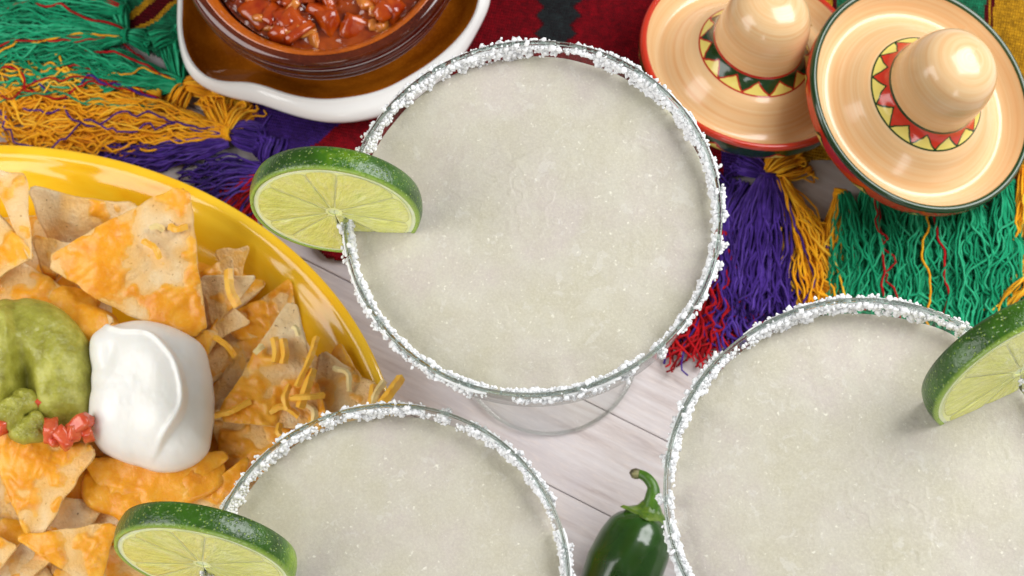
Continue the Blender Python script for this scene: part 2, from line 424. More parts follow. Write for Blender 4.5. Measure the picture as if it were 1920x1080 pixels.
# ------------------------------------------------------------------ tabletop (setting)
table = tag(empty('tabletop', (0, 0, 0)), kind='structure')
q0, q1 = P(0, 200, 0), P(1240, 822, 0)
dirw = (q1-q0)[:2]; dirw /= np.linalg.norm(dirw); nrm = np.array([-dirw[1], dirw[0]])
tang = math.atan2(dirw[1], dirw[0])
s0 = q0[:2].dot(nrm); s1 = P(1080, 935, 0)[:2].dot(nrm); sp_ = abs(s1-s0)
def plank_mesh(wd, ln, th=1.2, bv=.035):
    x0, x1 = -ln/2, ln/2; y0, y1 = -wd/2, wd/2
    prof = [(y0, -th), (y0, -bv), (y0+bv*.4, -bv*.25), (y0+bv*1.3, 0), (y1-bv*1.3, 0), (y1-bv*.4, -bv*.25), (y1, -bv), (y1, -th)]
    V = [(x0, y, z) for y, z in prof]+[(x1, y, z) for y, z in prof]; n = len(prof)
    Fc = [(i, n+i, n+(i+1) % n, (i+1) % n) for i in range(n)]+[tuple(range(n)), tuple(reversed(range(n, 2*n)))]
    me = bpy.data.meshes.new('plank'); me.from_pydata([tuple(c*S for c in v) for v in V], [], Fc); me.materials.append(WOOD); return me
pm = plank_mesh(sp_-.03, 120)
for k in range(-16, 17):
    o = bpy.data.objects.new('plank', pm); COL.objects.link(o); o.parent = table
    off = s0+sp_*(k+.5)
    sh = rnd.uniform(-3, 3)
    o.location = Vector((nrm[0]*off+dirw[0]*sh, nrm[1]*off+dirw[1]*sh, rnd.uniform(-.03, 0)))*S
    o.rotation_euler = (0, 0, tang)
build('table_backing', [(-70, -70, -1.6), (70, -70, -1.6), (70, 70, -1.6), (-70, 70, -1.6), (-70, -70, -1.25), (70, -70, -1.25), (70, 70, -1.25), (-70, 70, -1.25)],
      [(0, 3, 2, 1), (4, 5, 6, 7), (0, 1, 5, 4), (1, 2, 6, 5), (2, 3, 7, 6), (3, 0, 4, 7)], m_plain('dark_backing', (.05, .03, .025), .8), table, smooth=False)

# ------------------------------------------------------------------ serape
serape = tag(empty('serape', P(900, 150, 0)), 'red striped wool serape with green, gold, purple and red tassels, spread on the white planks', 'serape')
LE = [(150, -160), (235, 60), (345, 145), (430, 235), (510, 330), (560, 420), (612, 486)]
BE = [(612, 486), (900, 520), (1240, 455), (1330, 350), (1440, 312), (1560, 300), (1760, 320), (2100, 345)]
poly = np.array(LE+BE[1:]+[(2100, -160)], float)
def inside(px, py):
    x, y = px, py; r = np.zeros(x.shape, bool); n = len(poly); j = n-1
    for i in range(n):
        xi, yi = poly[i]; xj, yj = poly[j]
        cnd = ((yi > y) != (yj > y)) & (x < (xj-xi)*(y-yi)/(yj-yi+1e-9)+xi); r ^= cnd; j = i
    return r
CG, CY, CP, CR, CD, CT = (.012, .26, .12), (.80, .40, .015), (.055, .022, .22), (.30, .003, .008), (.13, .004, .006), (.02, .035, .035)
def cloth_col(x, y):
    c = np.zeros((len(x), 3)); c[:] = CR
    ex, ey = .625, .78
    s = (x-235)*ex+(y-60)*ey+6*vn(x*.03, y*.03, 0, 3); t = (x-235)*ey-(y-60)*ex
    L = (x < 800) & (t < 420)
    for lo, hi, cc in ((-400, -22, CG), (-22, -10, CY), (-10, 14, CD), (14, 24, CY), (24, 150, CG), (150, 158, CD), (158, 262, CY), (262, 388, CP)):
        c[L & (s >= lo) & (s < hi)] = cc
    Rm = (x > 1250)
    xx = x-(y-300)*.02+5*vn(x*.03, y*.03, 0, 5)
    for lo, hi, cc in ((1352, 1452, CP), (1452, 1562, CY), (1562, 1572, CD), (1572, 1852, CG), (1852, 1858, CD), (1858, 1864, CY), (1864, 1870, CD), (1870, 2200, CY)):
        c[Rm & (xx >= lo) & (xx < hi)] = cc
    hw = 26+9*np.abs(((y/17) % 2)-1)*2-(y-20)*.12
    xm = 1048-(y-20)*.12
    c[(np.abs(x-xm) < hw) & (y < 96)] = CT
    ed = (np.abs(x-xm) >= hw) & (np.abs(x-xm) < hw+4) & (y < 100); c[ed] = CD
    c *= (1+.22*vn(x*.08, y*.08, 0, 9)+.25*vn(x*.9, y*.9, 0, 8))[:, None]
    return np.clip(c, 0, 1)
gx = np.arange(140, 2060, 4.); gy = np.arange(-150, 524, 4.)
nx, ny = len(gx), len(gy)
XX, YY = np.meshgrid(gx, gy)
cells = inside((XX[:-1, :-1]+2), (YY[:-1, :-1]+2))
idx = -np.ones((ny, nx), int); used = np.zeros((ny, nx), bool)
for dy in (0, 1):
    for dx in (0, 1): used[dy:ny-1+dy, dx:nx-1+dx] |= cells
idx[used] = np.arange(used.sum())
ux, uy = XX[used], YY[used]
top = np.array([P(x, y, .0) for x, y in zip(ux, uy)])
zz = .24+.05*fbm(top[:, 0]*.35, top[:, 1]*.35, 0, 3, 2)+.06*np.abs(vn(top[:, 0]*.25+top[:, 1]*.2, top[:, 1]*.1, 0, 7))
top[:, 2] = zz
ci = np.argwhere(cells)
fc = [(idx[i+1, j], idx[i+1, j+1], idx[i, j+1], idx[i, j]) for i, j in ci]
col = cloth_col(gx[ci[:, 1]]+2, gy[ci[:, 0]]+2)
cl = build('woven_cloth', top, fc, CLOTH, serape, fcol=col)
md = cl.modifiers.new('thickness', 'SOLIDIFY'); md.thickness = .14*S; md.offset = -1

def strands(groups):
    """groups: list of dict(p0,p1,w0,w1,n,col,amp,wav,h,jit,curl); returns nothing, builds tassel objects"""
def strand_path(p0, p1, o0, o1, amp, z0, z1, n=26, seed=0, curl=0, bulge=1.0, wl=1.0):
    p0 = np.asarray(p0); p1 = np.asarray(p1); d = p1[:2]-p0[:2]; L = np.linalg.norm(d)+1e-6; d /= L; pr = np.array([-d[1], d[0]])
    t = np.linspace(0, 1, n)
    sp = o0+(o1-o0)*(1-(1-t)**(1.6*bulge))
    ph = rs.uniform(0, 100)
    lat = sp+amp*(t**.7)*(vn(t*L*.8*wl, ph, 0, 1)*1.0+.38*vn(t*L*2.4*wl, ph+31, 0, 2)+.07*vn(t*L*5.5*wl, ph+7, 0, 4))
    if curl: lat = lat+curl*ss(.65, 1, t)*np.sin((t-.65)*9+ph)*1.0
    lon = t*L+amp*.35*t*vn(t*L*1.6, ph+53, 0, 3)
    z = z0+(z1-z0)*t+np.sin(t*math.pi)*0
    z = z+.07*vn(t*L*1.2, ph+11, 0, 6)
    xy = p0[:2][None]+d[None]*lon[:, None]+pr[None]*lat[:, None]
    return np.c_[xy, np.maximum(z, .05)]
def tassel(px0, px1, w0, w1, n, color, amp=.35, h=.75, jit=.2, extra=(), knot=True, r=.040, name='tassel', bulge=1.0, zk=.5, wl=1.0):
    """px0 = knot pixel, px1 = end pixel, widths in cm; extra = [(n, colour)]"""
    p0 = P(px0[0], px0[1], zk); p1 = P(px1[0], px1[1], .15)
    Vs, Fs, mi = [], [], []
    L = np.linalg.norm((p1-p0)[:2])
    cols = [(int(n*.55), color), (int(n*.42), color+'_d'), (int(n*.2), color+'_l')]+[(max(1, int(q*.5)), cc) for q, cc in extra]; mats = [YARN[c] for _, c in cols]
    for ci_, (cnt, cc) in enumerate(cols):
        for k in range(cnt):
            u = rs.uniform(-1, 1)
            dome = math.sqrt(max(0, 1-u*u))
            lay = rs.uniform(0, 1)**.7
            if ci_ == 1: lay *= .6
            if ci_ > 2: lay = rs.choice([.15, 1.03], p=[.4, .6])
            e = p1.copy(); dd = (p1-p0)/L; e[:2] = p0[:2]+dd[:2]*L*(1+rs.uniform(-jit, jit*.35))
            z1 = .07+lay*dome*h*.6; z0 = zk-.1+lay*.25*h
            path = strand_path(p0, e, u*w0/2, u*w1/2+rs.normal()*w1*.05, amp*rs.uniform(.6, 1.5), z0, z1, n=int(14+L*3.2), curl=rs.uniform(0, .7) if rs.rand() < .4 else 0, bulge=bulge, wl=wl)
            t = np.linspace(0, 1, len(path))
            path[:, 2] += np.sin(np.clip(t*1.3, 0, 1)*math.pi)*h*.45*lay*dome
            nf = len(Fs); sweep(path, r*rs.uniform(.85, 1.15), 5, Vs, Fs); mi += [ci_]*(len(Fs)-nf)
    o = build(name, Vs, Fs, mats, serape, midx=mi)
    if knot:
        kv, kf = [], []
        dd = (p1-p0)/L; ax = np.array([dd[0], dd[1], -.15]); ax /= np.linalg.norm(ax)
        s1 = np.cross(ax, [0, 0, 1]); s1 /= np.linalg.norm(s1); s2 = np.cross(s1, ax)
        for k in range(5):
            c = p0+ax*(k-2)*.075; rr = max(.2, w0*.5)*(1.12-.05*abs(k-2))
            a = np.linspace(0, 2*math.pi, 15); ring = c+rr*(np.cos(a)[:, None]*s1+np.sin(a)[:, None]*s2*.8)+ax*.05*np.sin(a*1+k)[:, None]
            sweep(ring, .06, 5, kv, kf, cap=False)
        build('knot', kv, kf, YARN[color], o)
    return o
def bundle(px0, px1, w0, w1, n, color, h=.45, extra=(), bulge=1.0):
    tassel(px0, px1, w0, w1, n, color, amp=.07, h=h, jit=.03, extra=extra, knot=False, name='warp_bundle', bulge=bulge)
# left end -------------------------------------------------------------
bundle((233, 66), (214, -20), .35, 1.0, 40, 'green')
bundle((233, 66), (285, 78), .3, .9, 36, 'green', .5)
bundle((285, 78), (340, 66), .9, .7, 36, 'green', .5)
bundle((338, 160), (322, 80), .3, 1.0, 42, 'green', .5)
bundle((340, 160), (415, 168), .3, 1.1, 44, 'gold', .6, bulge=2.4)
bundle((352, 160), (322, 205), .35, .9, 40, 'gold', .6, bulge=2.4)
bundle((425, 250), (396, 180), .35, .9, 40, 'gold', .6, bulge=2.2)
bundle((425, 250), (470, 196), .35, 1.0, 44, 'gold', .6, bulge=2.2)
bundle((430, 246), (500, 262), .4, 1.1, 56, 'purple', .6, bulge=2.6)
bundle((503, 318), (520, 262), .3, 1.1, 50, 'purple', .6, bulge=2.2)
tassel((233, 66), (-70, 55), .5, 3.0, 200, 'green', .50, 1.0, .2, extra=[(8, 'red'), (3, 'gold')])
tassel((228, 20), (-60, -30), .5, 2.3, 120, 'green', .45, .9, .2, extra=[(6, 'red')])
tassel((338, 158), (30, 122), .45, 2.2, 150, 'green', .65, .9, .32, extra=[(10, 'red'), (4, 'gold')])
tassel((300, 190), (-5, 165), .9, 2.2, 90, 'gold', .8, .85, .25, knot=False, extra=[(6, 'green'), (8, 'red'), (6, 'purple')])
tassel((425, 250), (20, 222), .5, 2.2, 110, 'gold', .85, .9, .3, extra=[(4, 'purple')])
tassel((428, 262), (170, 304), .5, 1.5, 100, 'purple', .4, .6, .2, knot=False)
tassel((505, 322), (350, 352), .4, 1.9, 70, 'purple', .45, .6, .3)
tassel((505, 330), (425, 402), .6, 2.2, 90, 'red', .4, .5, .25, knot=False, extra=[(14, 'purple')])
# right end ------------------------------------------------------------
bundle((1437, 326), (1385, 296), .35, 1.2, 50, 'purple', .5)
bundle((1437, 326), (1500, 290), .35, 1.5, 70, 'gold', .8, bulge=2.2)
tassel((1440, 334), (1420, 590), .6, 2.5, 230, 'purple', .35, 1.15, .12, extra=[(4, 'gold')], bulge=1.9)
tassel((1462, 336), (1560, 600), .4, 1.8, 100, 'gold', .5, 1.0, .2, knot=False, extra=[(5, 'purple')])
tassel((1575, 364), (1545, 560), .35, 1.1, 60, 'gold', .3, .7, .15)
tassel((1582, 362), (1610, 620), .4, 2.2, 120, 'green', .6, .95, .2, knot=False, extra=[(3, 'red')])
tassel((1640, 350), (1665, 625), .8, 2.4, 120, 'green', .65, .95, .12, extra=[(5, 'red')])
tassel((1730, 355), (1735, 628), .7, 2.5, 120, 'green', .7, .9, .12, extra=[(5, 'red'), (4, 'gold')])
tassel((1810, 352), (1815, 640), .7, 2.5, 120, 'green', .7, .9, .14, extra=[(3, 'gold')])
tassel((1885, 345), (1880, 640), .6, 2.1, 100, 'green', .65, .9, .14, extra=[(3, 'purple')])
tassel((1925, 320), (1925, 540), .5, 1.5, 80, 'gold', .35, 1.0, .14, extra=[(5, 'green')])
tassel((1945, 520), (1865, 610), .6, 1.0, 30, 'gold', .35, 1.0, .14, knot=False)
tassel((1345, 440), (1272, 672), .6, 1.9, 105, 'red', .7, .8, .28, extra=[(12, 'purple')])
tassel((1350, 420), (1380, 645), .6, 1.7, 46, 'red', .9, .5, .28, knot=False, extra=[(16, 'purple')])
tassel((1360, 400), (1390, 640), .5, 1.8, 60, 'purple', .7, .6, .2, knot=False)
bundle((1340, 430), (1375, 335), .5, 1.6, 60, 'purple', .4)

# ------------------------------------------------------------------ margarita glasses
RIM_Z = 14.0
gc = P(998, 402, RIM_Z)
outer = [(0.35, 5.2), (.42, 5.9), (1.1, 6.4), (1.9, 6.9), (2.35, 7.8), (2.55, 8.6), (3.3, 9.3), (4.35, 9.9), (5.05, 10.7), (5.42, 11.7), (5.6, 12.8), (5.72, 13.75)]
op = smooth_prof(outer, 5)
TH = .13
def inner_of(pr, th):
    d = np.gradient(pr, axis=0); n = np.c_[-d[:, 1], d[:, 0]]; n /= np.linalg.norm(n, axis=1, keepdims=True); return pr+n*th
ip = inner_of(op, TH); ip = ip[ip[:, 0] > .05]
rimc = (op[-1]+ip[-1])/2; tt = np.linspace(0, math.pi, 7)[1:-1]
rimp = [(rimc[0]+math.cos(a)*TH/2*1.08, rimc[1]+math.sin(a)*TH*.55) for a in tt]
ip_in = ip[ip[:, 1] > 6.5]
prof_bowl = list(map(tuple, op))+rimp+[tuple(p) for p in ip_in[::-1]]+[(.9, 6.55), (.02, 6.5)]
foot_stem = smooth_prof([(3.1, .03), (3.16, .10), (3.05, .20), (2.2, .30), (1.2, .45), (.55, .85), (.33, 1.7), (.28, 3.2), (.35, 5.2)], 5)
def make_glass():
    g = empty('margarita_glass', (gc[0], gc[1], 0))
    v, f, _ = lathe([(.02, .03)]+list(map(tuple, foot_stem[:-1]))+prof_bowl, 128)
    # three parts from one profile would leave seams inside the glass: the bowl carries the wall, the foot is its own piece
    v, f, _ = lathe([(.02, 5.25)]+prof_bowl, 144); build('bowl', v, f, THIN, g, world=False)
    ta = np.linspace(0, 2*math.pi, 13)[:-1]
    v, f, _ = lathe([(rimc[0]+.062*math.cos(t), rimc[1]+.08+.07*math.sin(t)) for t in ta], 180, close=True); build('rim', v, f, m_glass('rim_glass', (.66, .75, .70)), g, world=False)
    v, f, _ = lathe([(.02, 1.0)]+[(p[0], p[1]) for p in foot_stem if p[1] > .95 and p[1] < 5.22]+[(.34, 5.21), (.02, 5.21)], 48); build('stem', v, f, THIN, g, world=False)
    v, f, _ = lathe([(.02, .03)]+[(p[0], p[1]) for p in foot_stem if p[1] <= .95]+[(.02, .97)], 128); build('foot', v, f, THIN, g, world=False)
    v, f, _ = lathe([(3.14+.065*math.cos(t), .105+.065*math.sin(t)) for t in ta], 180, close=True); build('foot_edge', v, f, GLASS, g, world=False)
    # salt
    Vs, Fs = [], []; iv, if_ = ico()
    def rad_at(z, arr): return np.interp(z, arr[:, 1], arr[:, 0])
    cube = np.array([(x, y, z) for x in (-1, 1) for y in (-1, 1) for z in (-1, 1)], float)
    cf = [(0, 1, 3, 2), (4, 6, 7, 5), (0, 4, 5, 1), (2, 3, 7, 6), (0, 2, 6, 4), (1, 5, 7, 3)]
    def crystal(c, s):
        Rm = rotm(); sc = s*rs.uniform(.65, 1.3, 3)
        if rs.rand() < .55: bv, bf = cube*.62, cf
        else: bv, bf = iv*.9, if_
        vv = ((bv*(1+rs.uniform(-.22, .22, bv.shape)))*sc)@Rm.T+c
        b = len(Vs); Vs.extend(vv.tolist()); Fs.extend([tuple(b+i for i in q) for q in bf])
    N = 7600
    for k in range(N):
        a = rs.uniform(0, 2*math.pi)
        dens = .45+.6*vn(a*4.2, 0, 0, 21)+.55*vn(a*15, 5, 0, 22)
        side = rs.rand()
        depth_lim = .46+.26*vn(a*5.5, 3, 0, 23)+.28*vn(a*19, 9, 0, 24)
        if side < .66:                                        # inner wall
            dz = -.03+rs.uniform(0, 1)**1.15*max(.1, depth_lim)
            if rs.rand() > dens+.58: continue
            z = 13.75-dz; r0 = rad_at(z, ip_in)-rs.uniform(.03, .12)
        elif side < .95:                                      # outer wall
            dlim = .36+.3*vn(a*6.5, 8, 0, 25)+.28*vn(a*21, 4, 0, 26)
            dz = .05+rs.uniform(0, 1)**1.2*max(.08, dlim)
            if rs.rand() > dens+.0: continue
            z = 13.78-dz; r0 = rad_at(z, op)+rs.uniform(.03, .11)
        else:
            if rs.rand() > dens*.45: continue
            z = 13.90; r0 = rimc[0]+rs.choice([-1, 1])*rs.uniform(.05, .12)
        s = rs.choice([.028, .042, .06, .095], p=[.22, .33, .27, .18])*rs.uniform(.8, 1.2)
        crystal(np.array([r0*math.cos(a), r0*math.sin(a), z]), s)
    na = 900; nz = 7; a_ = np.linspace(0, 2*math.pi, na, endpoint=False)          # damp crust under the loose grains
    for arr, sg, sd in ((ip_in, -1, 23), (op, 1, 25)):
        dn_ = .45+.6*vn(a_*4.2, 0, 0, 21)+.3*vn(a_*15, 5, 0, 22)
        if sg < 0: lim = .30+.22*vn(a_*5.5, 3, 0, 23)+.24*vn(a_*19, 9, 0, 24)+.10*vn(a_*47, 2, 0, 29)
        else: lim = .10+.24*vn(a_*6.5, 8, 0, 25)+.24*vn(a_*21, 4, 0, 26)+.10*vn(a_*47, 7, 0, 30)
        lim = np.maximum(lim*ss(-.1, .35, dn_), 0.0); b = len(Vs)
        for q in range(nz):
            f = q/(nz-1); z = 13.76-lim*f; r = rad_at(z, arr); th_ = (.055+.03*vn(a_*60, q*1.7, 0, sd+40))*(math.sin(math.pi*min(1, f*.9+.1))**.6)-.012*(lim < .02)
            r = r+sg*(.004+np.maximum(th_, 0)*(lim > .02)); 
            if q in (0, nz-1): r = rad_at(z, arr)-sg*.01
            Vs.extend(np.c_[r*np.cos(a_), r*np.sin(a_), z].tolist())
        for q in range(nz-1):
            for j in range(na):
                j2 = (j+1) % na
                if lim[j] > .03 and lim[j2] > .03: Fs.append((b+q*na+j, b+q*na+j2, b+(q+1)*na+j2, b+(q+1)*na+j))
    for k in range(26):                                       # clumps that stick out
        a = rs.uniform(0, 2*math.pi); z = 13.6-rs.uniform(0, .3); r0 = rad_at(min(z, 13.7), op)+.07
        c = np.array([r0*math.cos(a), r0*math.sin(a), z])
        for q in range(rs.randint(8, 22)): crystal(c+rs.normal(size=3)*.085, rs.uniform(.05, .09))
    tag(build('salt_rim', Vs, Fs, SALT, g, smooth=True, world=False), kind='stuff')
    return g
def make_drink():
    lev = 13.12
    nr, na = 170, 420
    a = np.linspace(0, 2*math.pi, na, endpoint=False)
    edge = lev+.10*vn(np.cos(a)*2.2+5, np.sin(a)*2.2, 0, 31)+.05*vn(np.cos(a)*7, np.sin(a)*7, 0, 32)
    Re = np.interp(edge, ip_in[:, 1], ip_in[:, 0])-.025
    rr = np.linspace(0, 1, nr)**.85
    RR = rr[:, None]*Re[None]; X = RR*np.cos(a); Y = RR*np.sin(a)
    Z = edge[None]*rr[:, None]**4+(1-rr[:, None]**4)*(lev+.12)
    wgt = 1-rr[:, None]**10*.6
    Z = Z+wgt*(.05*fbm(X*.5, Y*.5, 0, 2, 33)+.008*fbm(X*1.8, Y*1.8, 0, 3, 34)+.004*fbm(X*7, Y*7, 0, 3, 35))
    fl = vn(X*.6+.2*vn(X*2.5, Y*2.5, 0, 38), Y*.6+.2*vn(X*2.5, Y*2.5, 5, 39), 0, 36)+.12*vn(X*4, Y*4, 0, 37)
    Z = Z+.012*ss(.56, .60, fl)*ss(1.0, .60, fl)*wgt
    f2 = vn(X*.9+7, Y*.9, 0, 41)+.35*vn(X*2.2, Y*2.2, 0, 42)+.12*vn(X*6, Y*6, 0, 43)
    Z = Z+.010*ss(.74, .78, f2)*ss(1.2, .7, f2)*wgt
    V = np.dstack([X, Y, Z]).reshape(-1, 3).tolist(); Fs = []
    for i in range(nr-1):
        for j in range(na):
            j2 = (j+1) % na; Fs.append((i*na+j, (i+1)*na+j, (i+1)*na+j2, i*na+j2))
    last = (nr-1)*na
    zs = [12.4, 11.8, 11, 10.4, 9.8, 9.2, 8.6, 7.9, 7.2, 6.75]
    for z in zs:
        rz = max(.3, np.interp(z, ip_in[:, 1], ip_in[:, 0])-.025)
        b = len(V); V += [(rz*math.cos(t), rz*math.sin(t), z) for t in a]
        for j in range(na):
            j2 = (j+1) % na; Fs.append((last+j, b+j, b+j2, last+j2))
        last = b
    Fs.append(tuple(last+j for j in reversed(range(na))))
    return build('frozen_margarita', V, Fs, DRINK, None, world=False)

# ---- lime wheel: face looks along local +z, slit runs from the centre to local -y
def make_lime():
    root = empty('lime_slice', (0, 0, 0))
    RO, T = 2.62, .78; eps = .05; na = 150
    a = np.linspace(-math.pi/2+eps, 1.5*math.pi-eps, na)
    oval = 1+.012*np.cos(2*a)+.008*np.cos(3*a+1)
    def ringmesh(prof, close=True, uvs=True):
        m = len(prof); V = []; 
        for (r, z) in prof: V += [(r*oval[j]*math.cos(a[j]), r*oval[j]*math.sin(a[j]), z) for j in range(na)]
        Fs, uv = [], []
        for i in range(m if close else m-1):
            i2 = (i+1) % m
            for j in range(na-1):
                Fs.append((i*na+j, i*na+j+1, i2*na+j+1, i2*na+j)); v0, v1 = i/m, (i+1)/m
                uv += [(j/na, v0), ((j+1)/na, v0), ((j+1)/na, v1), (j/na, v1)]
        if close:
            Fs.append(tuple(i*na for i in range(m))); uv += [(0, .5)]*m
            Fs.append(tuple(i*na+na-1 for i in reversed(range(m)))); uv += [(1, .5)]*m
        return V, Fs, uv
    pf = [(RO-.11, -T/2)]+[(RO-.075*((z/(T/2)-.1)**2)-.01, z) for z in np.linspace(-T/2, T/2, 9)]+[(RO-.17, T/2), (RO-.19, T/2-.05), (RO-.19, -T/2+.05)]
    # peel
    V, Fs, uv = ringmesh(pf); build('peel', V, Fs, PEEL, root, world=False, uv=uv)
    # pith
    h = T/2-.02
    V, Fs, uv = ringmesh([(.03, -h), (RO-.17, -h), (RO-.17, h), (RO-.3, h+.004), (.03, h-.01)]); build('pith', V, Fs, PITH, root, world=False, uv=uv, smooth=False)
    V, Fs, uv = ringmesh([(.18, -h-.022), (2.33, -h-.022), (2.33, h+.022), (.18, h+.022)]); build('membrane', V, Fs, MEMB, root, world=False, uv=uv, smooth=False)
    # segments
    ns = 9; st = -math.pi/2+eps; tot = 2*math.pi-2*eps; offc = .0
    cuts = [st+tot*(k+rs.uniform(-.24, .24)*(0 < k < ns))/ns for k in range(ns+1)]
    for sgn in (1, -1):
        for k in range(ns):
            a0, a1 = cuts[k]+.002, cuts[k+1]-.002
            nr, nc = 14, 16; V, Fs, uv = [], [], []
            for i in range(nr):
                f = i/(nr-1); 
                for j in range(nc):
                    g = j/(nc-1); cc = 2*g-1
                    rin, rout = .26, 2.30-.12*abs(cc)**6
                    r = rin+(rout-rin)*f
                    amid = (a0+a1)/2; half = (a1-a0)/2
                    hw = half-.010/max(r, .3)-.2*half*max(0, 1-f*4)**2
                    aa = amid+cc*hw
                    e = min(f, 1-f)*4; e2 = (1-abs(cc))*5; dm = min(1, e, e2)
                    z = h+.026+.020*math.sqrt(max(0, dm))+.008*math.sin(f*9+k*2)*dm
                    V.append((r*math.cos(aa), r*math.sin(aa), sgn*z)); uv.append(((aa+7)*.16, f))
            for i in range(nr-1):
                for j in range(nc-1):
                    q = (i*nc+j, (i+1)*nc+j, (i+1)*nc+j+1, i*nc+j+1); Fs.append(q if sgn > 0 else q[::-1])
            build('segment', V, Fs, FLESH, root, world=False, uv=uv)
    return root
def place_lime(o, rim_pt, out_ang, lean=.16, roll=0.0, zoff=0.0, scale=1.0):
    e = Vector((math.cos(out_ang), math.sin(out_ang), roll)); e.normalize()
    n = Vector((-math.sin(out_ang), math.cos(out_ang), 0))
    if n.y > 0: n = -n
    n = (n+Vector((0, 0, lean))); n = n-e*n.dot(e); n.normalize()
    if (n.cross(e)).z < 0: e = -e
    y = n.cross(e)
    o.rotation_euler = Matrix(((e.x, y.x, n.x), (e.y, y.y, n.y), (e.z, y.z, n.z))).to_euler()
    o.location = Vector((rim_pt[0], rim_pt[1], rim_pt[2]+zoff))*S
    o.scale = (scale,)*3

glass0 = make_glass(); drink0 = make_drink(); lime0 = make_lime()
specs = [  # rim centre px, semi-axis px, lime px, rotation, texts
    ((998, 402), 356, (644, 384), 0.0,
     'salt-rimmed stemmed margarita glass in the middle of the table, in front of the salsa bowl',
     'pale frozen margarita slush filling the central glass below the salsa bowl',
     'lime wheel on the central glass, over the platter edge and red cloth'),
    ((724, 1090), 346, (391, 1040), 2.1,
     'salt-rimmed margarita glass at the lower middle, overlapping the nacho platter beside the green pepper',
     'frozen margarita slush in the glass between the nacho platter and the green pepper',
     'lime wheel hanging over the nachos below the sour cream, cut off by the bottom edge'),
    ((1627, 922), 383, (1898, 680), 4.0,
     'largest looking salt-rimmed margarita glass at the lower right, under the green tassels',
     'frozen margarita slush in the lower right glass, widest of the three surfaces',
     'lime wheel on the lower right glass beside the green tassels')]
for i, (cpx, apx, lpx, rot, lg, ld, ll) in enumerate(specs):
    g = glass0 if i == 0 else copy_tree(glass0)
    d = drink0 if i == 0 else copy_tree(drink0)
    l = lime0 if i == 0 else copy_tree(lime0)
    sc = 1.0
    for _ in range(4):
        rimz = (13.82)*sc
        c = P(cpx[0], cpx[1], rimz); depth = (c-C0).dot(F); sc = apx*depth/FPX/5.72
    for o in (g, d):
        o.location = Vector((c[0], c[1], 0))*S; o.rotation_euler = (0, 0, rot); o.scale = (sc,)*3
    lp = P(lpx[0], lpx[1], rimz); ang = math.atan2(lp[1]-c[1], lp[0]-c[0])
    rp = c+np.array([math.cos(ang), math.sin(ang), 0])*(5.66+(.28, .02, -.05)[i])*sc
    place_lime(l, (rp[0], rp[1], rimz), ang+(0, 0, -.26)[i], lean=.18, roll=(-.10, -.06, .05)[i], zoff=(.30, .42, .42)[i], scale=(1.0, 1.03, 1.10)[i])
    tag(g, lg, 'margarita glass', 'salt rimmed margarita glasses'); tag(d, ld, 'frozen drink', 'frozen margaritas in the glasses'); tag(l, ll, 'lime slice', 'lime wheels on the glass rims')

# ------------------------------------------------------------------ platter
fit = np.array([(0, 272), (150, 285), (300, 325), (430, 385), (550, 470), (640, 570), (700, 660), (722, 712), (742, 800)], float)
PZ = 2.5
wp = np.array([P(x, y, PZ)[:2] for x, y in fit])
best = None
for cx in np.linspace(-40, 220, 14):
    for cy in np.linspace(720, 960, 13):
        cw = P(cx, cy, PZ)[:2]; d = wp-cw
        A = np.c_[d[:, 0]**2, d[:, 0]*d[:, 1], d[:, 1]**2]
        sol, *_ = np.linalg.lstsq(A, np.ones(len(d)), rcond=None)
        if 4*sol[0]*sol[2]-sol[1]**2 <= 0: continue
        e = np.abs(A@sol-1).max()
        if best is None or e < best[0]: best = (e, cw, sol)
_, PC, sol = best
def plat_r(a): return 1/np.sqrt(sol[0]*np.cos(a)**2+sol[1]*np.cos(a)*np.sin(a)+sol[2]*np.sin(a)**2)
print('PLATTER', best[0], PC, plat_r(0.0), plat_r(math.pi/2))
platter = tag(empty('serving_platter', (PC[0], PC[1], 0)), 'glossy yellow oval platter heaped with nachos at the left', 'platter')
def oval(prof, n=220):
    V, Fs = [], []; a = np.linspace(0, 2*math.pi, n, endpoint=False); Rr = plat_r(a)
    Rm = Rr.mean()
    for (f, z) in prof:
        # f is distance in from the rim (cm)
        r = np.maximum(Rr-f, .02); V += [(r[j]*math.cos(a[j]), r[j]*math.sin(a[j]), z) for j in range(n)]
    for i in range(len(prof)-1):
        for j in range(n):
            j2 = (j+1) % n; Fs.append((i*n+j, i*n+j2, (i+1)*n+j2, (i+1)*n+j))
    return V, Fs
pin = smooth_prof([(4.9, .02), (4.6, 0.0), (4.3, .25), (2.5, 1.0), (.7, 2.0), (.12, 2.35), (0, 2.5), (.12, 2.6), (.36, 2.61), (.66, 2.46), (1.05, 2.28), (1.9, 1.75), (3.0, 1.0), (4.2, .55), (5.2, .45)], 4)
V, Fs = oval([(9, .12)]+list(map(tuple, pin))+[(7, .42), (20, .42)])
build('dish', V, Fs, PLATTER, platter, world=False)

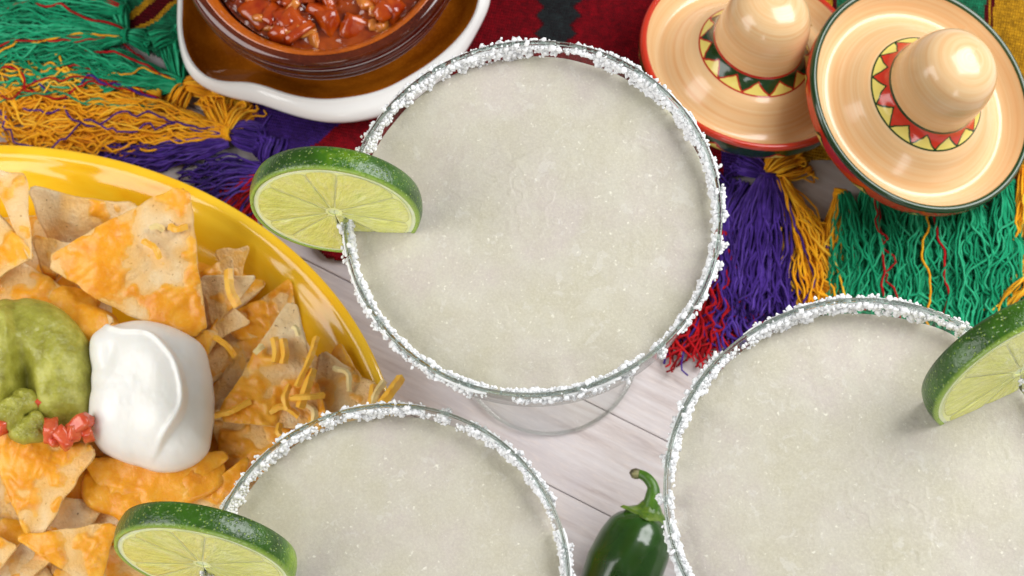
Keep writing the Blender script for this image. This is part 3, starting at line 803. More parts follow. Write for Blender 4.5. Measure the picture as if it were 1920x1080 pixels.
# ------------------------------------------------------------------ tortilla chips
def chip_grid(c, N, curl, seed, bow=.0):
    """c = 3 corners (world cm) -> dict (i,j)->point with normal"""
    A, B, Cc = [np.array(v, float) for v in c]
    nrm_ = np.cross(B-A, Cc-A); nrm_ /= np.linalg.norm(nrm_)
    if nrm_[2] < 0: B, Cc = Cc, B; nrm_ = -nrm_
    size = (np.linalg.norm(B-A)+np.linalg.norm(Cc-A))/2
    pts = []; bary = []; index = {}
    for i in range(N+1):
        for j in range(N+1-i):
            u, v = i/N, j/N; w_ = 1-u-v; index[(i, j)] = len(pts)
            # round the corners a little
            p = A*w_+B*u+Cc*v
            cen = (A+B+Cc)/3
            mx = max(u, v, w_); p = p+(cen-p)*.10*ss(.90, 1.0, np.array(mx))
            pts.append(p); bary.append((u, v, w_))
    pts = np.array(pts); bary = np.array(bary)
    edge = bary.min(axis=1)
    # edges wander in plane
    cen = (A+B+Cc)/3; rad = pts-cen; rl = np.linalg.norm(rad, axis=1, keepdims=True)+1e-6
    pts = pts+rad/rl*((.05*vn(pts[:, 0]*2.2, pts[:, 1]*2.2, 0, seed)+bow*4*bary[:, 0]*bary[:, 1])*ss(.12, 0, edge))[:, None]*1.2
    off = curl*size*(.33-(bary**2).sum(axis=1)+.2)+.22*vn(pts[:, 0]*.55, pts[:, 1]*.55, 0, seed+1)+.05*vn(pts[:, 0]*2, pts[:, 1]*2, 0, seed+2)
    off = off+.06*ss(.06, .0, edge)
    pts = pts+nrm_*off[:, None]
    return pts, bary, nrm_, index, edge
def chip(c, label, cover=.5, curl=.0, N=34, th=.17, bow=0, lowbias=0.0, group='tortilla chips heaped on the yellow platter', thick=.075):
    seed = rs.randint(1000)
    pts, bary, n, index, edge = chip_grid(c, N, curl, seed, bow)
    org = (pts[:, 0].mean(), pts[:, 1].mean(), pts[:, 2].min()-.1)
    root = tag(empty('tortilla_chip', org), label, 'tortilla chip', group)
    tris = []
    for i in range(N):
        for j in range(N-i):
            tris.append((index[(i, j)], index[(i+1, j)], index[(i, j+1)]))
            if j < N-i-1: tris.append((index[(i+1, j)], index[(i+1, j+1)], index[(i, j+1)]))
    loop = [index[(i, 0)] for i in range(N)]+[index[(N-j, j)] for j in range(N)]+[index[(0, N-j)] for j in range(N)]
    tp = th*.5*(.55+.45*ss(0, .05, edge))
    up = pts+n*tp[:, None]; dn = pts-n*tp[:, None]; m = len(pts)
    V = np.vstack([up, dn]); Fs = list(tris)+[tuple(m+k for k in reversed(t)) for t in tris]
    for k in range(len(loop)):
        a, b = loop[k], loop[(k+1) % len(loop)]; Fs.append((a, m+a, m+b, b))
    f = fbm(pts[:, 0]*.42, pts[:, 1]*.42, 0, 3, seed+5)+.16*vn(pts[:, 0]*2.5, pts[:, 1]*2.5, 0, seed+9)
    ylow = (pts[:, 1].max()-pts[:, 1])/(np.ptp(pts[:, 1])+1e-6)-.5
    thr = np.quantile(f+lowbias*ylow, 1-cover)
    stain = ss(-.35, .15, (f+lowbias*ylow)-thr); stain = np.r_[stain, stain*.6]
    build('shell', V, Fs, CHIP, root, fcol=np.array([[stain[list(t)].mean()]*3 for t in Fs]))
    if cover > 0:
        ylow = (pts[:, 1].max()-pts[:, 1])/(np.ptp(pts[:, 1])+1e-6)-.5
        thr = np.quantile(f+lowbias*ylow, 1-cover)
        k = ss(-.10, .22, (f+.12*vn(pts[:, 0]*4, pts[:, 1]*4, 0, seed+15)+lowbias*ylow)-thr)
        th_ = seed*.7; xr, yr = pts[:, 0]*math.cos(th_)+pts[:, 1]*math.sin(th_), pts[:, 1]*math.cos(th_)-pts[:, 0]*math.sin(th_)
        rid = np.clip(1-np.abs(vn(xr*3.2+.5*vn(xr, yr, 0, seed), yr*1.1, 0, seed+14))*3.2, 0, 1)
        hh = thick*k*(1+.5*vn(pts[:, 0]*1.8, pts[:, 1]*1.8, 0, seed+12)+.3*vn(pts[:, 0]*5, pts[:, 1]*5, 0, seed+13)+.9*rid)-.05*(1-k)
        hh = hh-.10*ss(.03, .0, edge)*(1-k*.5)
        cv = up+n*hh[:, None]
        build('melted_cheese', cv, tris, CHEESE, root, fcol=np.array([[k[list(t)].mean()]*3 for t in tris]))
    return root
def PC3(*a): return [P(*t) for t in a]
# visible chips, drawn where they lie
chip(PC3((352, 336, 5.4), (74, 490, 5.0), (392, 640, 4.2)), 'large cheesy tortilla chip with its point at the platter rim above the sour cream', .66, .10, 60, lowbias=.25, bow=.3)
chip(PC3((549, 546, 4.3), (398, 790, 3.9), (622, 812, 3.8)), 'upright tortilla chip right of the sour cream, bare tip and shredded cheddar on it', .56, .08, 54, lowbias=1.2)
chip(PC3((598, 650, 3.4), (742, 748, 3.3), (560, 850, 2.9)), 'pale tortilla chip sticking out past the platter towards the middle glass', .25, .10, 34)
chip(PC3((489, 514, 3.9), (372, 518, 4.0), (398, 620, 3.3)), 'small tortilla chip with a sharp corner pointing right, by the tall chip', .2, .05, 30)
chip(PC3((424, 560, 3.6), (474, 606, 3.4), (376, 655, 3.1)), 'square-cornered chip piece just above right of the sour cream', .35, .05, 26)
chip(PC3((46, 350, 4.3), (262, 384, 3.9), (120, 505, 2.6)), 'browned tortilla chip lying behind the large cheesy chip at the platter rim', .12, .22, 40, bow=.4)
chip(PC3((-30, 310, 5.6), (52, 335, 5.3), (60, 500, 5.0)), 'curled pale chip at the left edge, upper of the two strips', .35, -.15, 34)
chip(PC3((-60, 330, 5.2), (66, 478, 5.1), (-60, 560, 4.9)), 'cheese smeared chip at the left edge above the guacamole', .6, .1, 34)
chip(PC3((60, 440, 3.6), (160, 462, 3.8), (90, 540, 3.4)), 'small chip fragment tucked between the browned chip and the big cheesy one', .35, .2, 22)
chip(PC3((10, 470, 4.2), (235, 610, 4.1), (-60, 650, 4.0)), 'cheese-covered chip between guacamole and the large pointed chip', .75, -.08, 44)
chip(PC3((-30, 800, 4.9), (188, 836, 5.0), (60, 1035, 4.2)), 'cheese-covered chip with a bare right corner, below the diced tomato', .8, .10, 56, lowbias=.2)
chip(PC3((222, 978, 4.3), (20, 1005, 4.2), (185, 1110, 3.7)), 'cheesy chip with its point down at the bottom left', .82, .05, 46)
chip(PC3((-60, 985, 4.3), (38, 1022, 4.2), (-40, 1110, 3.8)), 'chip corner at the bottom left corner of the picture', .3, .05, 24)
chip(PC3((150, 860, 4.0), (440, 845, 3.9), (270, 1030, 3.2)), 'broad cheesy chip directly under the sour cream', .85, .08, 46)
chip(PC3((330, 960, 3.5), (470, 850, 3.6), (440, 1010, 3.2)), 'pale chip left of the lower middle glass rim', .55, .08, 40)
chip(PC3((395, 760, 3.5), (560, 810, 3.5), (420, 940, 3.1)), 'cheese-strewn chip between the sour cream and the lower middle glass', .8, .08, 48)
chip(PC3((230, 960, 3.3), (370, 930, 3.4), (300, 1080, 2.9)), 'pale chip just above the lime wheel at the bottom', .6, .05, 36)
chip(PC3((190, 610, 4.0), (420, 620, 3.9), (300, 800, 3.2)), 'cheesy chip under the sour cream', .6, 0, 30)
chip(PC3((300, 560, 3.4), (440, 470, 3.3), (430, 640, 2.8)), 'half hidden chip behind the small sharp-cornered chip', .3, .1, 28)
chip(PC3((395, 600, 2.9), (500, 560, 2.7), (520, 690, 2.3)), 'dark orange chip down in the gap left of the upright chip', .8, .0, 28)
chip(PC3((600, 700, 3.0), (668, 770, 2.9), (560, 800, 2.9)), 'cheese-strewn chip at the foot of the upright chip', .7, .05, 30)
chip(PC3((455, 590, 2.6), (545, 520, 2.5), (560, 640, 2.1)), 'cheese-covered chip low against the platter wall behind the upright chip', .9, .05, 28)
chip(PC3((400, 470, 3.1), (470, 460, 2.8), (440, 560, 2.4)), 'small chip leaning on the platter wall right of the large pointed chip', .7, .1, 26)
chip(PC3((640, 640, 2.7), (690, 730, 2.6), (590, 720, 2.3)), 'cheesy chip against the platter wall above the pale chip at its tip', .7, .05, 26)
# chips lower in the heap
for k in range(76):
    while True:
        px, py = rs.uniform(-190, 700), rs.uniform(420, 1200)
        w0 = P(px, py, 2.2)[:2]-PC; an = math.atan2(w0[1], w0[0]); fr = np.linalg.norm(w0)/plat_r(an)
        if fr < .80: break
    zc = 1.4+1.7*(1-fr**2)+rs.uniform(-.3, .3)
    cw = P(px, py, zc); th0 = rs.uniform(0, 6.28); r_ = rs.uniform(1.9, 2.6)
    cs = []
    for q in range(3):
        t = th0+q*2.094+rs.uniform(-.15, .15); cs.append(cw+np.array([math.cos(t)*r_, math.sin(t)*r_, rs.uniform(-.55, .55)]))
    mz = min(v[2] for v in cs)
    if mz < .75:
        for v in cs: v[2] += .75-mz
    reg = ('between the platter rim and the large pointed chip' if py < 520 else 'in the gap right of the sour cream' if px > 400 and py < 760 else
           'under the guacamole' if px < 180 and py < 880 else 'at the bottom left, below the diced tomato' if px < 330 and py >= 880 else
           'under the lower middle glass' if px >= 330 else 'beneath the sour cream')
    chip(cs, 'tortilla chip low in the heap '+reg, rs.uniform(.35, .85), rs.uniform(-.1, .15), 16, group='half buried tortilla chips '+reg)

# ---- shredded cheese lying loose on the chips
def shred(pts, wdt, hgt, label, m):
    path = smooth_prof([P(*p) for p in pts], 6)
    V, Fs = sweep(path, wdt*.95, 4, squash=1.0)
    pth = np.repeat(path, 4, axis=0); d_ = np.array(V)-pth; V = pth+d_*np.array([1, 1, .75])
    V = np.array(V); V = V+.025*np.c_[vn(V[:, 0]*6, V[:, 1]*6, V[:, 2]*6, 1), vn(V[:, 0]*6, V[:, 1]*6, V[:, 2]*6, 2), vn(V[:, 0]*6, V[:, 1]*6, V[:, 2]*6, 3)]
    tag(build('cheese_shred', V, Fs, m, None, smooth=False), label, 'cheese shred', 'cheese shreds strewn over the nachos')
shred([(428, 505, 4.35), (432, 545, 4.4), (447, 574, 4.3)], .17, .12, 'cheddar shred lying on the small sharp-cornered chip', SHRED)
shred([(514, 633, 4.6), (519, 655, 4.65), (516, 680, 4.6)], .16, .13, 'left strand of the short cheddar lump on the upright chip', SHRED)
shred([(530, 636, 4.65), (534, 660, 4.7), (532, 682, 4.62)], .16, .13, 'right strand of the short cheddar lump on the upright chip', SHRED)
shred([(594, 632, 4.35), (580, 675, 4.5), (556, 725, 4.45)], .12, .10, 'long thin cheddar shred along the right side of the upright chip', SHRED)
shred([(586, 692, 4.35), (576, 725, 4.45), (562, 765, 4.45)], .18, .10, 'broad cheddar shred near the foot of the upright chip', SHRED)
shred([(545, 746, 4.5), (575, 744, 4.75), (608, 741, 4.5)], .12, .11, 'cheddar shred lying crosswise at the foot of the upright chip', SHRED)
shred([(543, 722, 4.35), (534, 745, 4.5), (540, 768, 4.4)], .12, .10, 'curved cheddar shred left of the crosswise one', SHRED)
shred([(752, 708, 3.5), (733, 735, 3.75), (706, 768, 3.6)], .18, .11, 'cheddar shred poking out over the table at the platter tip', SHRED)
shred([(720, 716, 3.45), (706, 736, 3.7), (696, 760, 3.55)], .14, .1, 'white cheese shred beside the platter tip', SHREDW)
shred([(700, 722, 3.45), (697, 748, 3.6), (690, 772, 3.5)], .13, .1, 'yellow shred lying left of the white one at the platter tip', SHRED)
shred([(625, 690, 3.6), (652, 700, 3.75), (655, 735, 3.6)], .1, .09, 'thin bent shred on the pale chip past the platter', SHREDW)
shred([(268, 452, 5.3), (290, 464, 5.5), (300, 486, 5.35)], .11, .09, 'bent cheddar shred in the middle of the large cheesy chip', SHRED)
shred([(318, 424, 5.35), (332, 430, 5.5), (350, 424, 5.35)], .14, .1, 'cheddar crumb near the right edge of the large cheesy chip', SHRED)
shred([(282, 426, 5.35), (295, 424, 5.5), (306, 430, 5.35)], .12, .09, 'white cheese crumb near the point of the large cheesy chip', SHREDW)
shred([(395, 780, 4.1), (430, 772, 4.3), (470, 752, 4.1)], .12, .1, 'cheddar shred right of the sour cream', SHRED)
shred([(500, 775, 3.9), (530, 762, 4.1), (560, 780, 4.0)], .12, .1, 'cheddar shred above the lower middle glass rim', SHRED)
shred([(525, 795, 3.9), (522, 812, 4.1), (540, 825, 3.9)], .12, .1, 'curled cheddar shred touching the lower middle glass rim', SHRED)
shred([(565, 752, 3.9), (590, 770, 4.0), (585, 800, 3.8)], .13, .1, 'pale shred beside the lower middle glass rim', SHREDW)
shred([(492, 648, 4.5), (485, 655, 4.6), (478, 660, 4.5)], .12, .1, 'small pale crumb left of the short cheddar lump', SHREDW)
shred([(550, 612, 4.55), (556, 618, 4.6), (560, 628, 4.5)], .11, .1, 'white crumb near the tip of the upright chip', SHREDW)
shred([(402, 632, 4.0), (425, 648, 4.1), (440, 668, 3.9)], .11, .1, 'dark orange shred in the gap right of the sour cream', SHRED)

# ------------------------------------------------------------------ dollops: height fields over a traced outline
def blob(name, outline, z0, hfun, mat, nr=90, na=260, parent=None, power=2.6):
    pts = np.array([P(x, y, z0)[:2] for x, y in outline]); cen = pts.mean(axis=0); d = pts-cen
    an = np.unwrap(np.arctan2(d[:, 1], d[:, 0])); rd = np.linalg.norm(d, axis=1)
    o = np.argsort(an % (2*math.pi)); an_s = (an % (2*math.pi))[o]; rd_s = rd[o]
    a = np.linspace(0, 2*math.pi, na, endpoint=False)
    Rr = np.interp(a, np.r_[an_s[-3:]-2*math.pi, an_s, an_s[:3]+2*math.pi], np.r_[rd_s[-3:], rd_s, rd_s[:3]])
    ker = np.ones(9)/9; Rr = np.convolve(np.r_[Rr[-8:], Rr, Rr[:8]], ker, 'same')[8:-8]
    rr = np.linspace(0, 1, nr)**.8
    X = cen[0]+rr[:, None]*Rr*np.cos(a); Y = cen[1]+rr[:, None]*Rr*np.sin(a)
    base = (1-np.clip(rr, 0, 1)**power)[:, None]**(1/2.0)*np.ones((1, na))
    Z = z0+hfun(X, Y, base)
    V = np.dstack([X, Y, Z]).reshape(-1, 3); Fs = []
    for i in range(nr-1):
        for j in range(na):
            j2 = (j+1) % na; Fs.append((i*na+j, (i+1)*na+j, (i+1)*na+j2, i*na+j2))
    # underside
    b = len(V); X2 = cen[0]+.8*Rr*np.cos(a); Y2 = cen[1]+.8*Rr*np.sin(a)
    V = np.vstack([V, np.c_[X2, Y2, np.full(na, z0-.55)]]); last = (nr-1)*na
    for j in range(na):
        j2 = (j+1) % na; Fs.append((last+j, b+j, b+j2, last+j2))
    Fs.append(tuple(b+j for j in reversed(range(na))))
    return build(name, V, Fs, mat, parent, fcol=np.ones((len(Fs), 3)) if mat is CHEESE else None)
def seg_dist(X, Y, pl, z):
    """signed side / distance to a traced polyline"""
    w_ = np.array([P(x, y, z)[:2] for x, y in pl]); best = np.full(X.shape, 1e9); side = np.zeros(X.shape); along = np.zeros(X.shape)
    tot = 0; Ls = np.linalg.norm(np.diff(w_, axis=0), axis=1)
    for i in range(len(w_)-1):
        a, b = w_[i], w_[i+1]; d = b-a; L2 = d.dot(d)
        t = np.clip(((X-a[0])*d[0]+(Y-a[1])*d[1])/L2, 0, 1)
        dx, dy = X-(a[0]+t*d[0]), Y-(a[1]+t*d[1]); dist = np.hypot(dx, dy)
        m = dist < best; best = np.where(m, dist, best); side = np.where(m, np.sign(d[0]*dy-d[1]*dx), side); along = np.where(m, (tot+t*Ls[i])/Ls.sum(), along); tot += Ls[i]
    return best, side, along
ridge = smooth_prof([(212, 612), (240, 622), (285, 628), (312, 648), (338, 682), (350, 722), (352, 758), (342, 790), (318, 822), (296, 850)], 4)
def cream_h(X, Y, base):
    cl_ = np.vstack([ridge, [(150, 960), (60, 700), (150, 560), (212, 612)]])
    d, s, al = seg_dist(X, Y, cl_, 5.4); w_ = np.array([P(x, y, 5.4)[:2] for x, y in cl_]); r_in = np.zeros(X.shape, bool); j = len(w_)-1
    for i in range(len(w_)):
        xi, yi = w_[i]; xj, yj = w_[j]; r_in ^= ((yi > Y) != (yj > Y)) & (X < (xj-xi)*(Y-yi)/(yj-yi+1e-9)+xi); j = i
    ins = np.where(r_in, d, -d); al = .5
    lip = .34*ss(-.05, .07, ins)*(1-.55*ss(0, 1.5, ins))
    lip = lip+.14*np.exp(-((ins-.10)/.11)**2)
    fade = ss(P(0, 880, 5.4)[1], P(0, 780, 5.4)[1], Y)
    h = 1.75*base+lip*fade*ss(.0, .5, base)
    px = X-P(270, 720, 5.4)[0]; py = Y-P(270, 720, 5.4)[1]
    h = h+.10*np.sin(px*2.3+py*.35+.5)*ss(.3, 1, base)*.8+.07*vn(X*1.0, Y*.5, 0, 81)+.015*vn(X*2.6, Y*1.2, 0, 82)+.006*vn(X*7, Y*5, 0, 83)-.18*np.exp(-(((px+1.15)/.25)**2+((py-.9)/.5)**2))
    return h
cream = blob('sour_cream', [(175, 640), (200, 622), (228, 612), (262, 606), (310, 612), (350, 628), (382, 650), (393, 690), (400, 730), (402, 770), (398, 812), (392, 848), (370, 870), (335, 885), (300, 886), (262, 874), (220, 862), (190, 846), (174, 822), (170, 780), (176, 740), (178, 700), (172, 668)], 4.2, cream_h, CREAM, 150, 380)
tag(cream, 'smooth white dollop of sour cream with a curling fold, on the nachos', 'sour cream')
gr_a = smooth_prof([(8, 600), (30, 640), (34, 690), (25, 730), (12, 760)], 4)
def guac_h(X, Y, base):
    d, s, al = seg_dist(X, Y, [(42, 640), (44, 690), (48, 735), (40, 770)], 5.0)
    h = 1.6*base-1.15*np.exp(-(d/.40)**2)*ss(.1, .5, base)*ss(.0, .5, al)
    dl_, sl_, al_ = seg_dist(X, Y, [(0, 585), (22, 620), (32, 670), (24, 720), (5, 765)], 5.6)
    h = h+.38*ss(-.04, .05, dl_*np.where(X < P(30, 670, 5.6)[0]+.1, sl_*np.sign(-1), -1)*-1)*0+.30*ss(P(34, 670, 5.6)[0], P(18, 670, 5.6)[0], X+.25*((Y-P(0, 670, 5.6)[1])/1.6)**2)*ss(.0, .4, base)
    d2, s2, _ = seg_dist(X, Y, gr_a, 5.2)
    h = h+.26*ss(.1, -.1, d2*s2*-1)*ss(.0, .6, base)*0+.22*np.exp(-(d2/.22)**2)
    return h+.12*fbm(X*1.1, Y*1.1, 0, 4, 61)+.03*fbm(X*4, Y*4, 0, 3, 62)
guac = blob('guacamole', [(-90, 620), (-60, 590), (-20, 576), (20, 568), (60, 562), (100, 572), (135, 598), (160, 630), (178, 672), (180, 720), (176, 765), (165, 800), (130, 810), (95, 800), (60, 808), (20, 815), (-30, 820), (-80, 780), (-100, 700)], 4.3, guac_h, GUAC, 120, 320)
tag(guac, 'smooth green mound of guacamole left of the sour cream', 'guacamole')
def lump(outline, z0, h, sd):
    return blob('guacamole_lump', outline, z0, lambda X, Y, b: h*b+.22*fbm(X*1.8, Y*1.8, 0, 4, sd)+.06*fbm(X*7, Y*7, 0, 2, sd+3), GUAC, 40, 110, None)
tag(lump([(-10, 760), (20, 738), (55, 730), (80, 745), (70, 770), (45, 778), (20, 792), (10, 818), (-10, 810)], 5.2, .55, 71), 'upper chunky guacamole lump with the dark hollow beside it, above the diced tomato', 'guacamole', 'chunky guacamole lumps')
tag(lump([(20, 800), (50, 778), (78, 772), (84, 795), (88, 822), (60, 830), (30, 828), (12, 815)], 5.1, .5, 74), 'lower chunky guacamole lump left of the diced tomato', 'guacamole', 'chunky guacamole lumps')
# melted cheese pool over the lower chips
def pool_h(X, Y, base): return .25*base+.30*fbm(X*.7, Y*.7, 0, 3, 91)*ss(0, .5, base)+.03*fbm(X*3, Y*3, 0, 3, 92)
pool = blob('melted_cheese_pool', [(170, 870), (200, 850), (260, 870), (330, 880), (400, 850), (425, 870), (420, 915), (380, 930), (330, 950), (290, 975), (250, 1000), (215, 965), (160, 950), (150, 905)], 3.72, pool_h, CHEESE, 60, 180)
tag(pool, 'glossy pool of melted orange cheese under the lower edge of the sour cream', 'melted cheese')
pool2 = blob('melted_cheese_pool', [(80, 540), (140, 540), (185, 580), (225, 605), (215, 650), (160, 660), (110, 600)], 4.05, pool_h, CHEESE, 40, 120)
tag(pool2, 'glossy patch of melted orange cheese between the guacamole and the large chip', 'melted cheese')

def chunk_mesh(c, size, seed):
    """rounded, dented dice"""
    n = 5; V = []; Fs = []; idm = {}
    Rm = rotm(); sc = np.array(size)/2
    rng_ = np.linspace(-1, 1, n)
    def vid(p):
        k = tuple(np.round(p, 4))
        if k not in idm:
            idm[k] = len(V); q = np.array(p); l = np.linalg.norm(q); q = q*(1-.12*(l-1)/.73)
            q = q*(1+.22*float(vn(q[0]*1.5+seed, q[1]*1.5, q[2]*1.5, 5)))
            V.append(tuple((q*sc)@Rm.T+c))
        return idm[k]
    for ax in range(3):
        for sg in (-1, 1):
            for i in range(n-1):
                for j in range(n-1):
                    q = []
                    for (di, dj) in ((0, 0), (1, 0), (1, 1), (0, 1)):
                        p = [0, 0, 0]; p[ax] = sg; p[(ax+1) % 3] = rng_[i+di]; p[(ax+2) % 3] = rng_[j+dj]; q.append(vid(p))
                    Fs.append(tuple(q) if sg > 0 else tuple(reversed(q)))
    return V, Fs
dl = [('diced tomato piece touching the lower left of the sour cream', (150, 796, 5.7), (.85, .65, .5)),
      ('diced tomato piece at the left end of the tomato cluster, half under guacamole', (96, 806, 5.6), (.7, .6, .5)),
      ('orange-red diced tomato piece lowest in the cluster', (118, 822, 5.5), (.85, .75, .5)),
      ('diced tomato sliver at the left edge of the picture below the guacamole', (2, 798, 5.4), (.5, .5, .5)),
      ('small diced tomato piece between the two largest ones', (138, 812, 5.75), (.55, .45, .4)),
      ('diced tomato corner poking out under the sour cream edge', (163, 812, 5.45), (.55, .5, .4)),
      ('flat diced tomato bit at the lower left of the cluster', (100, 824, 5.5), (.5, .5, .35)),
      ('dark red tomato piece in the hollow between guacamole lump and mound', (70, 752, 5.2), (.6, .5, .5))]
for lb, pp, sz in dl:
    V, Fs = chunk_mesh(P(*pp), sz, rnd.random()*9); tag(build('diced_tomato', V, Fs, DICE, None), lb, 'diced tomato', 'diced tomato pieces by the guacamole')

# ------------------------------------------------------------------ salsa dish and bowl
DZ = 1.75
dc = P(612, -66, DZ)
NA = 360; aa = np.linspace(0, 2*math.pi, NA, endpoint=False)
def outline_r(pix, z, er):
    dw = np.array([P(x, y, z)[:2] for x, y in pix])-dc[:2]
    an = np.arctan2(dw[:, 1], dw[:, 0]) % (2*math.pi); rd = np.linalg.norm(dw, axis=1)
    an = np.r_[an, np.radians([10, 35, 60, 85, 110, 135, 160])]; rd = np.r_[rd, er]; o_ = np.argsort(an); an, rd = an[o_], rd[o_]
    rr_ = np.interp(aa, np.r_[an[-2:]-2*math.pi, an, an[:2]+2*math.pi], np.r_[rd[-2:], rd, rd[:2]])
    for _ in range(2): rr_ = np.convolve(np.r_[rr_[-4:], rr_, rr_[:4]], np.ones(9)/9, 'same')[4:-4]
    return rr_
RO_ = outline_r([(335, 0), (333, 60), (340, 100), (348, 133), (370, 157), (403, 173), (430, 181), (483, 190), (527, 207), (570, 220), (620, 229), (680, 225), (745, 205), (800, 172), (855, 120), (895, 57), (922, 0)], 1.25, np.array([5.75, 5.7, 5.7, 5.7, 5.75, 5.8, 5.7]))
RI_ = outline_r([(345, 0), (343, 67), (357, 113), (387, 146), (410, 153), (453, 151), (480, 154), (513, 166), (553, 179), (607, 186), (653, 182), (720, 167), (770, 140), (820, 107), (860, 70), (887, 33), (898, 0)], 1.76, np.array([5.35, 5.3, 5.3, 5.3, 5.35, 5.4, 5.45]))
def dish_mesh(prof):
    V, Fs = [], []
    for (ki, ko, f, z) in prof:         # radius = ki*inner outline + ko*outer outline + f
        r = ki*RI_+ko*RO_+f; V += [(r[j]*math.cos(aa[j]), r[j]*math.sin(aa[j]), z) for j in range(NA)]
    for i in range(len(prof)-1):
        for j in range(NA):
            j2 = (j+1) % NA; Fs.append((i*NA+j, i*NA+j2, (i+1)*NA+j2, (i+1)*NA+j))
    return V, Fs
dish = tag(empty('serving_dish', (dc[0], dc[1], .3)), 'white-edged amber brown glazed dish with a pouring lip, under the salsa bowl', 'dish')
def sp3(pts, k=5):
    p = np.array(pts, float); a2 = smooth_prof(p, k); return list(map(tuple, a2))
V, Fs = dish_mesh([(0, 0, .01, 0)]+sp3([(0, 0, 3.4, 0.0), (0, .15, 3.2, .08), (0, .6, 1.8, .35), (0, .93, .3, .68), (0, 1, 0, .95), (.25, .75, 0, 1.25), (.75, .25, .03, 1.42), (1, 0, .09, 1.48), (1, 0, .0, 1.46)]))
build('outer_wall', V, Fs, WHITE, dish, world=False)
V, Fs = dish_mesh(sp3([(1, 0, .0, 1.46), (1, 0, -.12, 1.38), (.95, 0, -.15, 1.1), (.7, 0, .75, .7), (.3, 0, 2.3, .5), (0, 0, 3.2, .45)])+[(0, 0, .01, .44)])
build('inner_glaze', V, Fs, BROWN, dish, world=False)
bc = P(609, -96, 4.3)
bowl = tag(empty('salsa_bowl', (bc[0], bc[1], .85)), 'round dark brown glazed bowl of salsa set in the white-edged dish', 'bowl')
bz = .85; bowl.scale = (1.09, 1.09, 1.36)
bp = smooth_prof([(2.3, .0), (2.75, .05), (3.5, .7), (4.2, 1.6), (4.42, 2.0), (4.36, 2.15), (4.5, 2.35), (4.66, 2.65), (4.60, 2.8), (4.66, 2.95), (4.72, 3.2), (4.62, 3.38), (4.42, 3.44), (4.22, 3.36)], 5)
v, f, _ = lathe([(.02, 0)]+list(map(tuple, bp)), 160); build('outer_glaze', v, f, DARKB, bowl, world=False)
bi = smooth_prof([(4.22, 3.36), (4.05, 3.22), (3.92, 3.0), (3.8, 2.6), (3.5, 1.8), (2.6, .9), (1.5, .6)], 5)
v, f, _ = lathe(list(map(tuple, bi))+[(.02, .55)], 160); build('inner_glaze', v, f, DARKB, bowl, world=False)
v, f, _ = lathe([(4.34, 3.42), (4.29, 3.455), (4.20, 3.40), (4.10, 3.30), (4.0, 3.16), (3.98, 3.14)], 160); build('glaze_edge', v, f, m_bglaze('orange_rim_glaze', (.26, .045, .002), (.50, .12, .008)), bowl, world=False)
# salsa
salsa_c = (bc[0], bc[1], bz)
salsa = tag(empty('salsa', (bc[0], bc[1], bz+3.1)), 'chunky red-brown salsa with tomato and onion pieces filling the dark bowl', 'salsa')
salsa.scale = (1.08, 1.08, 1.03)
nr, na = 90, 260; a = np.linspace(0, 2*math.pi, na, endpoint=False); rr = np.linspace(0, 1, nr)
X = rr[:, None]*3.86*np.cos(a); Y = rr[:, None]*3.86*np.sin(a)
Z = .74+.26*(1-rr[:, None]**2)+.24*fbm(X*1.3, Y*1.3, 0, 4, 51)*(1-rr[:, None]**6)+.08*fbm(X*4, Y*4, 0, 3, 52)
V = np.dstack([X, Y, Z]).reshape(-1, 3).tolist(); Fs = [(i*na+j, (i+1)*na+j, (i+1)*na+(j+1) % na, i*na+(j+1) % na) for i in range(nr-1) for j in range(na)]
b = len(V); V += [(3.5*math.cos(t), 3.5*math.sin(t), 0) for t in a]; last = (nr-1)*na
Fs += [(last+j, b+j, b+(j+1) % na, last+(j+1) % na) for j in range(na)]
build('sauce', V, Fs, SALSA, salsa, world=False)
for k in range(190):
    r = 3.6*math.sqrt(rs.rand()); t = rs.uniform(0, 2*math.pi)
    if math.sin(t)*r > 1.2: continue
    c = np.array([r*math.cos(t), r*math.sin(t), .70+.24*(1-(r/3.86)**2)+rs.uniform(-.10, .08)])
    on = rs.rand() < .38
    sz = rs.uniform(.45, 1.0, 3)*np.array([1.1, .9, .55])*(.75 if on else 1.15)
    V, Fs = chunk_mesh(c, sz, k); build('onion_piece' if on else 'tomato_piece', V, Fs, ONI if on else TOM, salsa, world=False)

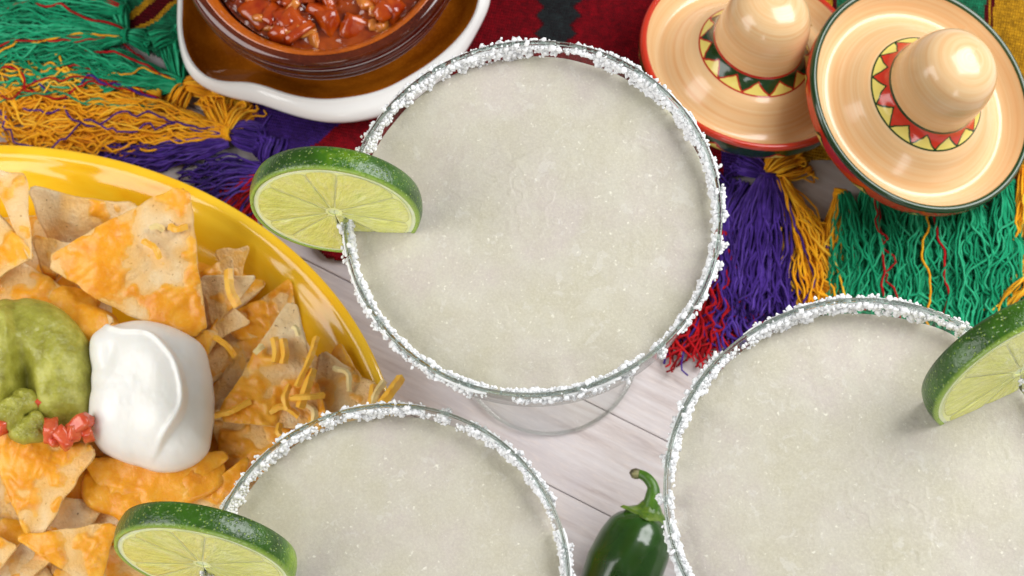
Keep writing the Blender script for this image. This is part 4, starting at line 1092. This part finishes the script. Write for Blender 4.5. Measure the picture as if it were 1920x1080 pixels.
# ------------------------------------------------------------------ ceramic sombreros
def rotA(ax, spin=0.0):
    z = Vector(ax).normalized(); x = Vector((1, 0, 0)); x = (x-z*x.dot(z)).normalized(); y = z.cross(x)
    return Matrix(((x.x, y.x, z.x), (x.y, y.y, z.y), (x.z, y.z, z.z))) @ Matrix.Rotation(spin, 3, 'Z')
def make_hat(px, z, axis, label, A, B, line, rimcol, edgeA, edgeB, n1, n2, scale=1.0, spin=0.):
    c = P(px[0], px[1], z)
    h = empty('ceramic_sombrero', c, rotA(axis, spin)); h.scale = (scale,)*3
    tag(h, label, 'sombrero dish', 'glazed ceramic sombreros')
    def sub(name, prof, mat, n=200):
        v, f, uv = lathe(prof, n); build(name, v, f, mat, h, world=False, uv=uv)
    body = m_hat('cream_glaze', None, None, None, 0, 'body')
    crown = smooth_prof([(1.60, .86), (1.60, 1.1), (1.57, 1.55), (1.52, 1.95), (1.42, 2.35), (1.24, 2.72), (.95, 3.0), (.56, 3.18), (.2, 3.245), (.01, 3.25)], 6)
    sub('crown', list(map(tuple, crown)), body)
    sub('hat_band', list(map(tuple, smooth_prof([(1.60, .86), (1.66, .70), (1.78, .50), (1.95, .32), (2.04, .26)], 5))), m_hat('band_pattern', A, B, line, n1, 'band'), 300)
    brim = smooth_prof([(2.04, .26), (2.3, .10), (2.6, -.22), (2.95, -.55), (3.25, -.66), (3.5, -.5), (3.72, -.18), (3.84, .03)], 6)
    sub('brim', list(map(tuple, brim)), body)
    sub('rim', list(map(tuple, smooth_prof([(3.84, .03), (3.90, .09), (3.99, .10), (4.05, .03), (4.07, -.07)], 4))), m_plain('rim_glaze', rimcol, .14, coat=.4, coatr=.05))
    sub('brim_side', list(map(tuple, smooth_prof([(4.07, -.07), (4.05, -.3), (3.98, -.6), (3.75, -.95)], 4))), m_hat('side_pattern', edgeA, edgeB, line, n2, 'rim'), 300)
    sub('underside', list(map(tuple, smooth_prof([(3.75, -.95), (3.2, -1.3), (2.6, -1.42), (2.0, -1.42)], 4)))+[(.02, -1.4)], body)
    return h
RED, YEL, DG, DKR = (.62, .035, .012), (.80, .66, .16), (.012, .045, .010), (.45, .02, .01)
make_hat((1730, 182), 2.8, (.37, .02, .93), 'upright-leaning ceramic sombrero with red zigzag band and dark green rim, nearest the right edge', RED, YEL, DG, DG, RED, YEL, 14, 12, 1.075, 1.0)
make_hat((1412, 104), 2.0, (.22, .24, .93), 'ceramic sombrero with green zigzag band and red rim, behind the red-banded one', DG, YEL, DKR, (.50, .03, .01), DG, YEL, 13, 11, 1.03, .35)

# ------------------------------------------------------------------ pepper
pep = tag(empty('jalapeno_pepper', P(1180, 1040, 0)), 'shiny dark green jalapeno with a curved stem, lying between the two lower glasses', 'pepper')
pz = 1.55
axis_px = [(1216, 966, pz+.1), (1206, 990, pz+.05), (1192, 1020, pz), (1174, 1060, pz), (1154, 1105, pz-.1), (1132, 1160, pz-.3), (1115, 1215, pz-.6), (1100, 1260, pz-.9)]
path = smooth_prof([P(*p) for p in axis_px], 7)
rad = np.interp(np.linspace(0, 1, len(path)), [0, .035, .09, .17, .3, .45, .65, .85, .96, 1], [.45, .78, .98, 1.14, 1.28, 1.34, 1.18, .74, .33, .04])
V, Fs = sweep(path, rad, 56)
V = np.array(V); n_ = len(path); ang = np.tile(np.linspace(0, 2*math.pi, 56, endpoint=False), n_)
cen = np.repeat(path, 56, axis=0); V = cen+(V-cen)*(1+.035*np.cos(3*ang+.6)+.02*np.cos(5*ang))[:, None]
build('body', V, Fs, PEPPER, pep)
cal = smooth_prof([P(1221, 942, pz+.42), P(1218, 953, pz+.32), P(1215, 962, pz+.25), P(1211, 971, pz+.20)], 5)
cr = np.interp(np.linspace(0, 1, len(cal)), [0, .4, .8, 1], [.28, .46, .80, .86]); V, Fs = sweep(cal, cr, 40)
V = np.array(V); ang = np.tile(np.linspace(0, 2*math.pi, 40, endpoint=False), len(cal)); cen = np.repeat(cal, 40, axis=0)
k_ = np.repeat(np.linspace(0, 1, len(cal)), 40); V = cen+(V-cen)*(1+.16*k_*np.cos(5*ang+.4)+.05*np.cos(11*ang))[:, None]
build('calyx', V, Fs, CALYX, pep)
stm = smooth_prof([P(1213, 975, pz+.15), P(1219, 955, pz+.35), P(1224, 930, pz+.5), P(1224, 912, pz+.55), P(1214, 897, pz+.55), P(1203, 890, pz+.5), P(1196, 888, pz+.48)], 6)
V, Fs = sweep(stm, np.interp(np.linspace(0, 1, len(stm)), [0, .25, .5, .85, 1], [.44, .29, .20, .16, .15]), 18); build('stem', V, Fs, STEM, pep)
V, Fs = sweep([P(1199, 889, pz+.5), P(1192, 888, pz+.48), P(1186, 889, pz+.46), P(1182, 891, pz+.45)], [.17, .19, .17, .10], 14); build('stem_tip', V, Fs, TIP, pep)

for o in bpy.data.objects:
    if '_w' in o: del o['_w']
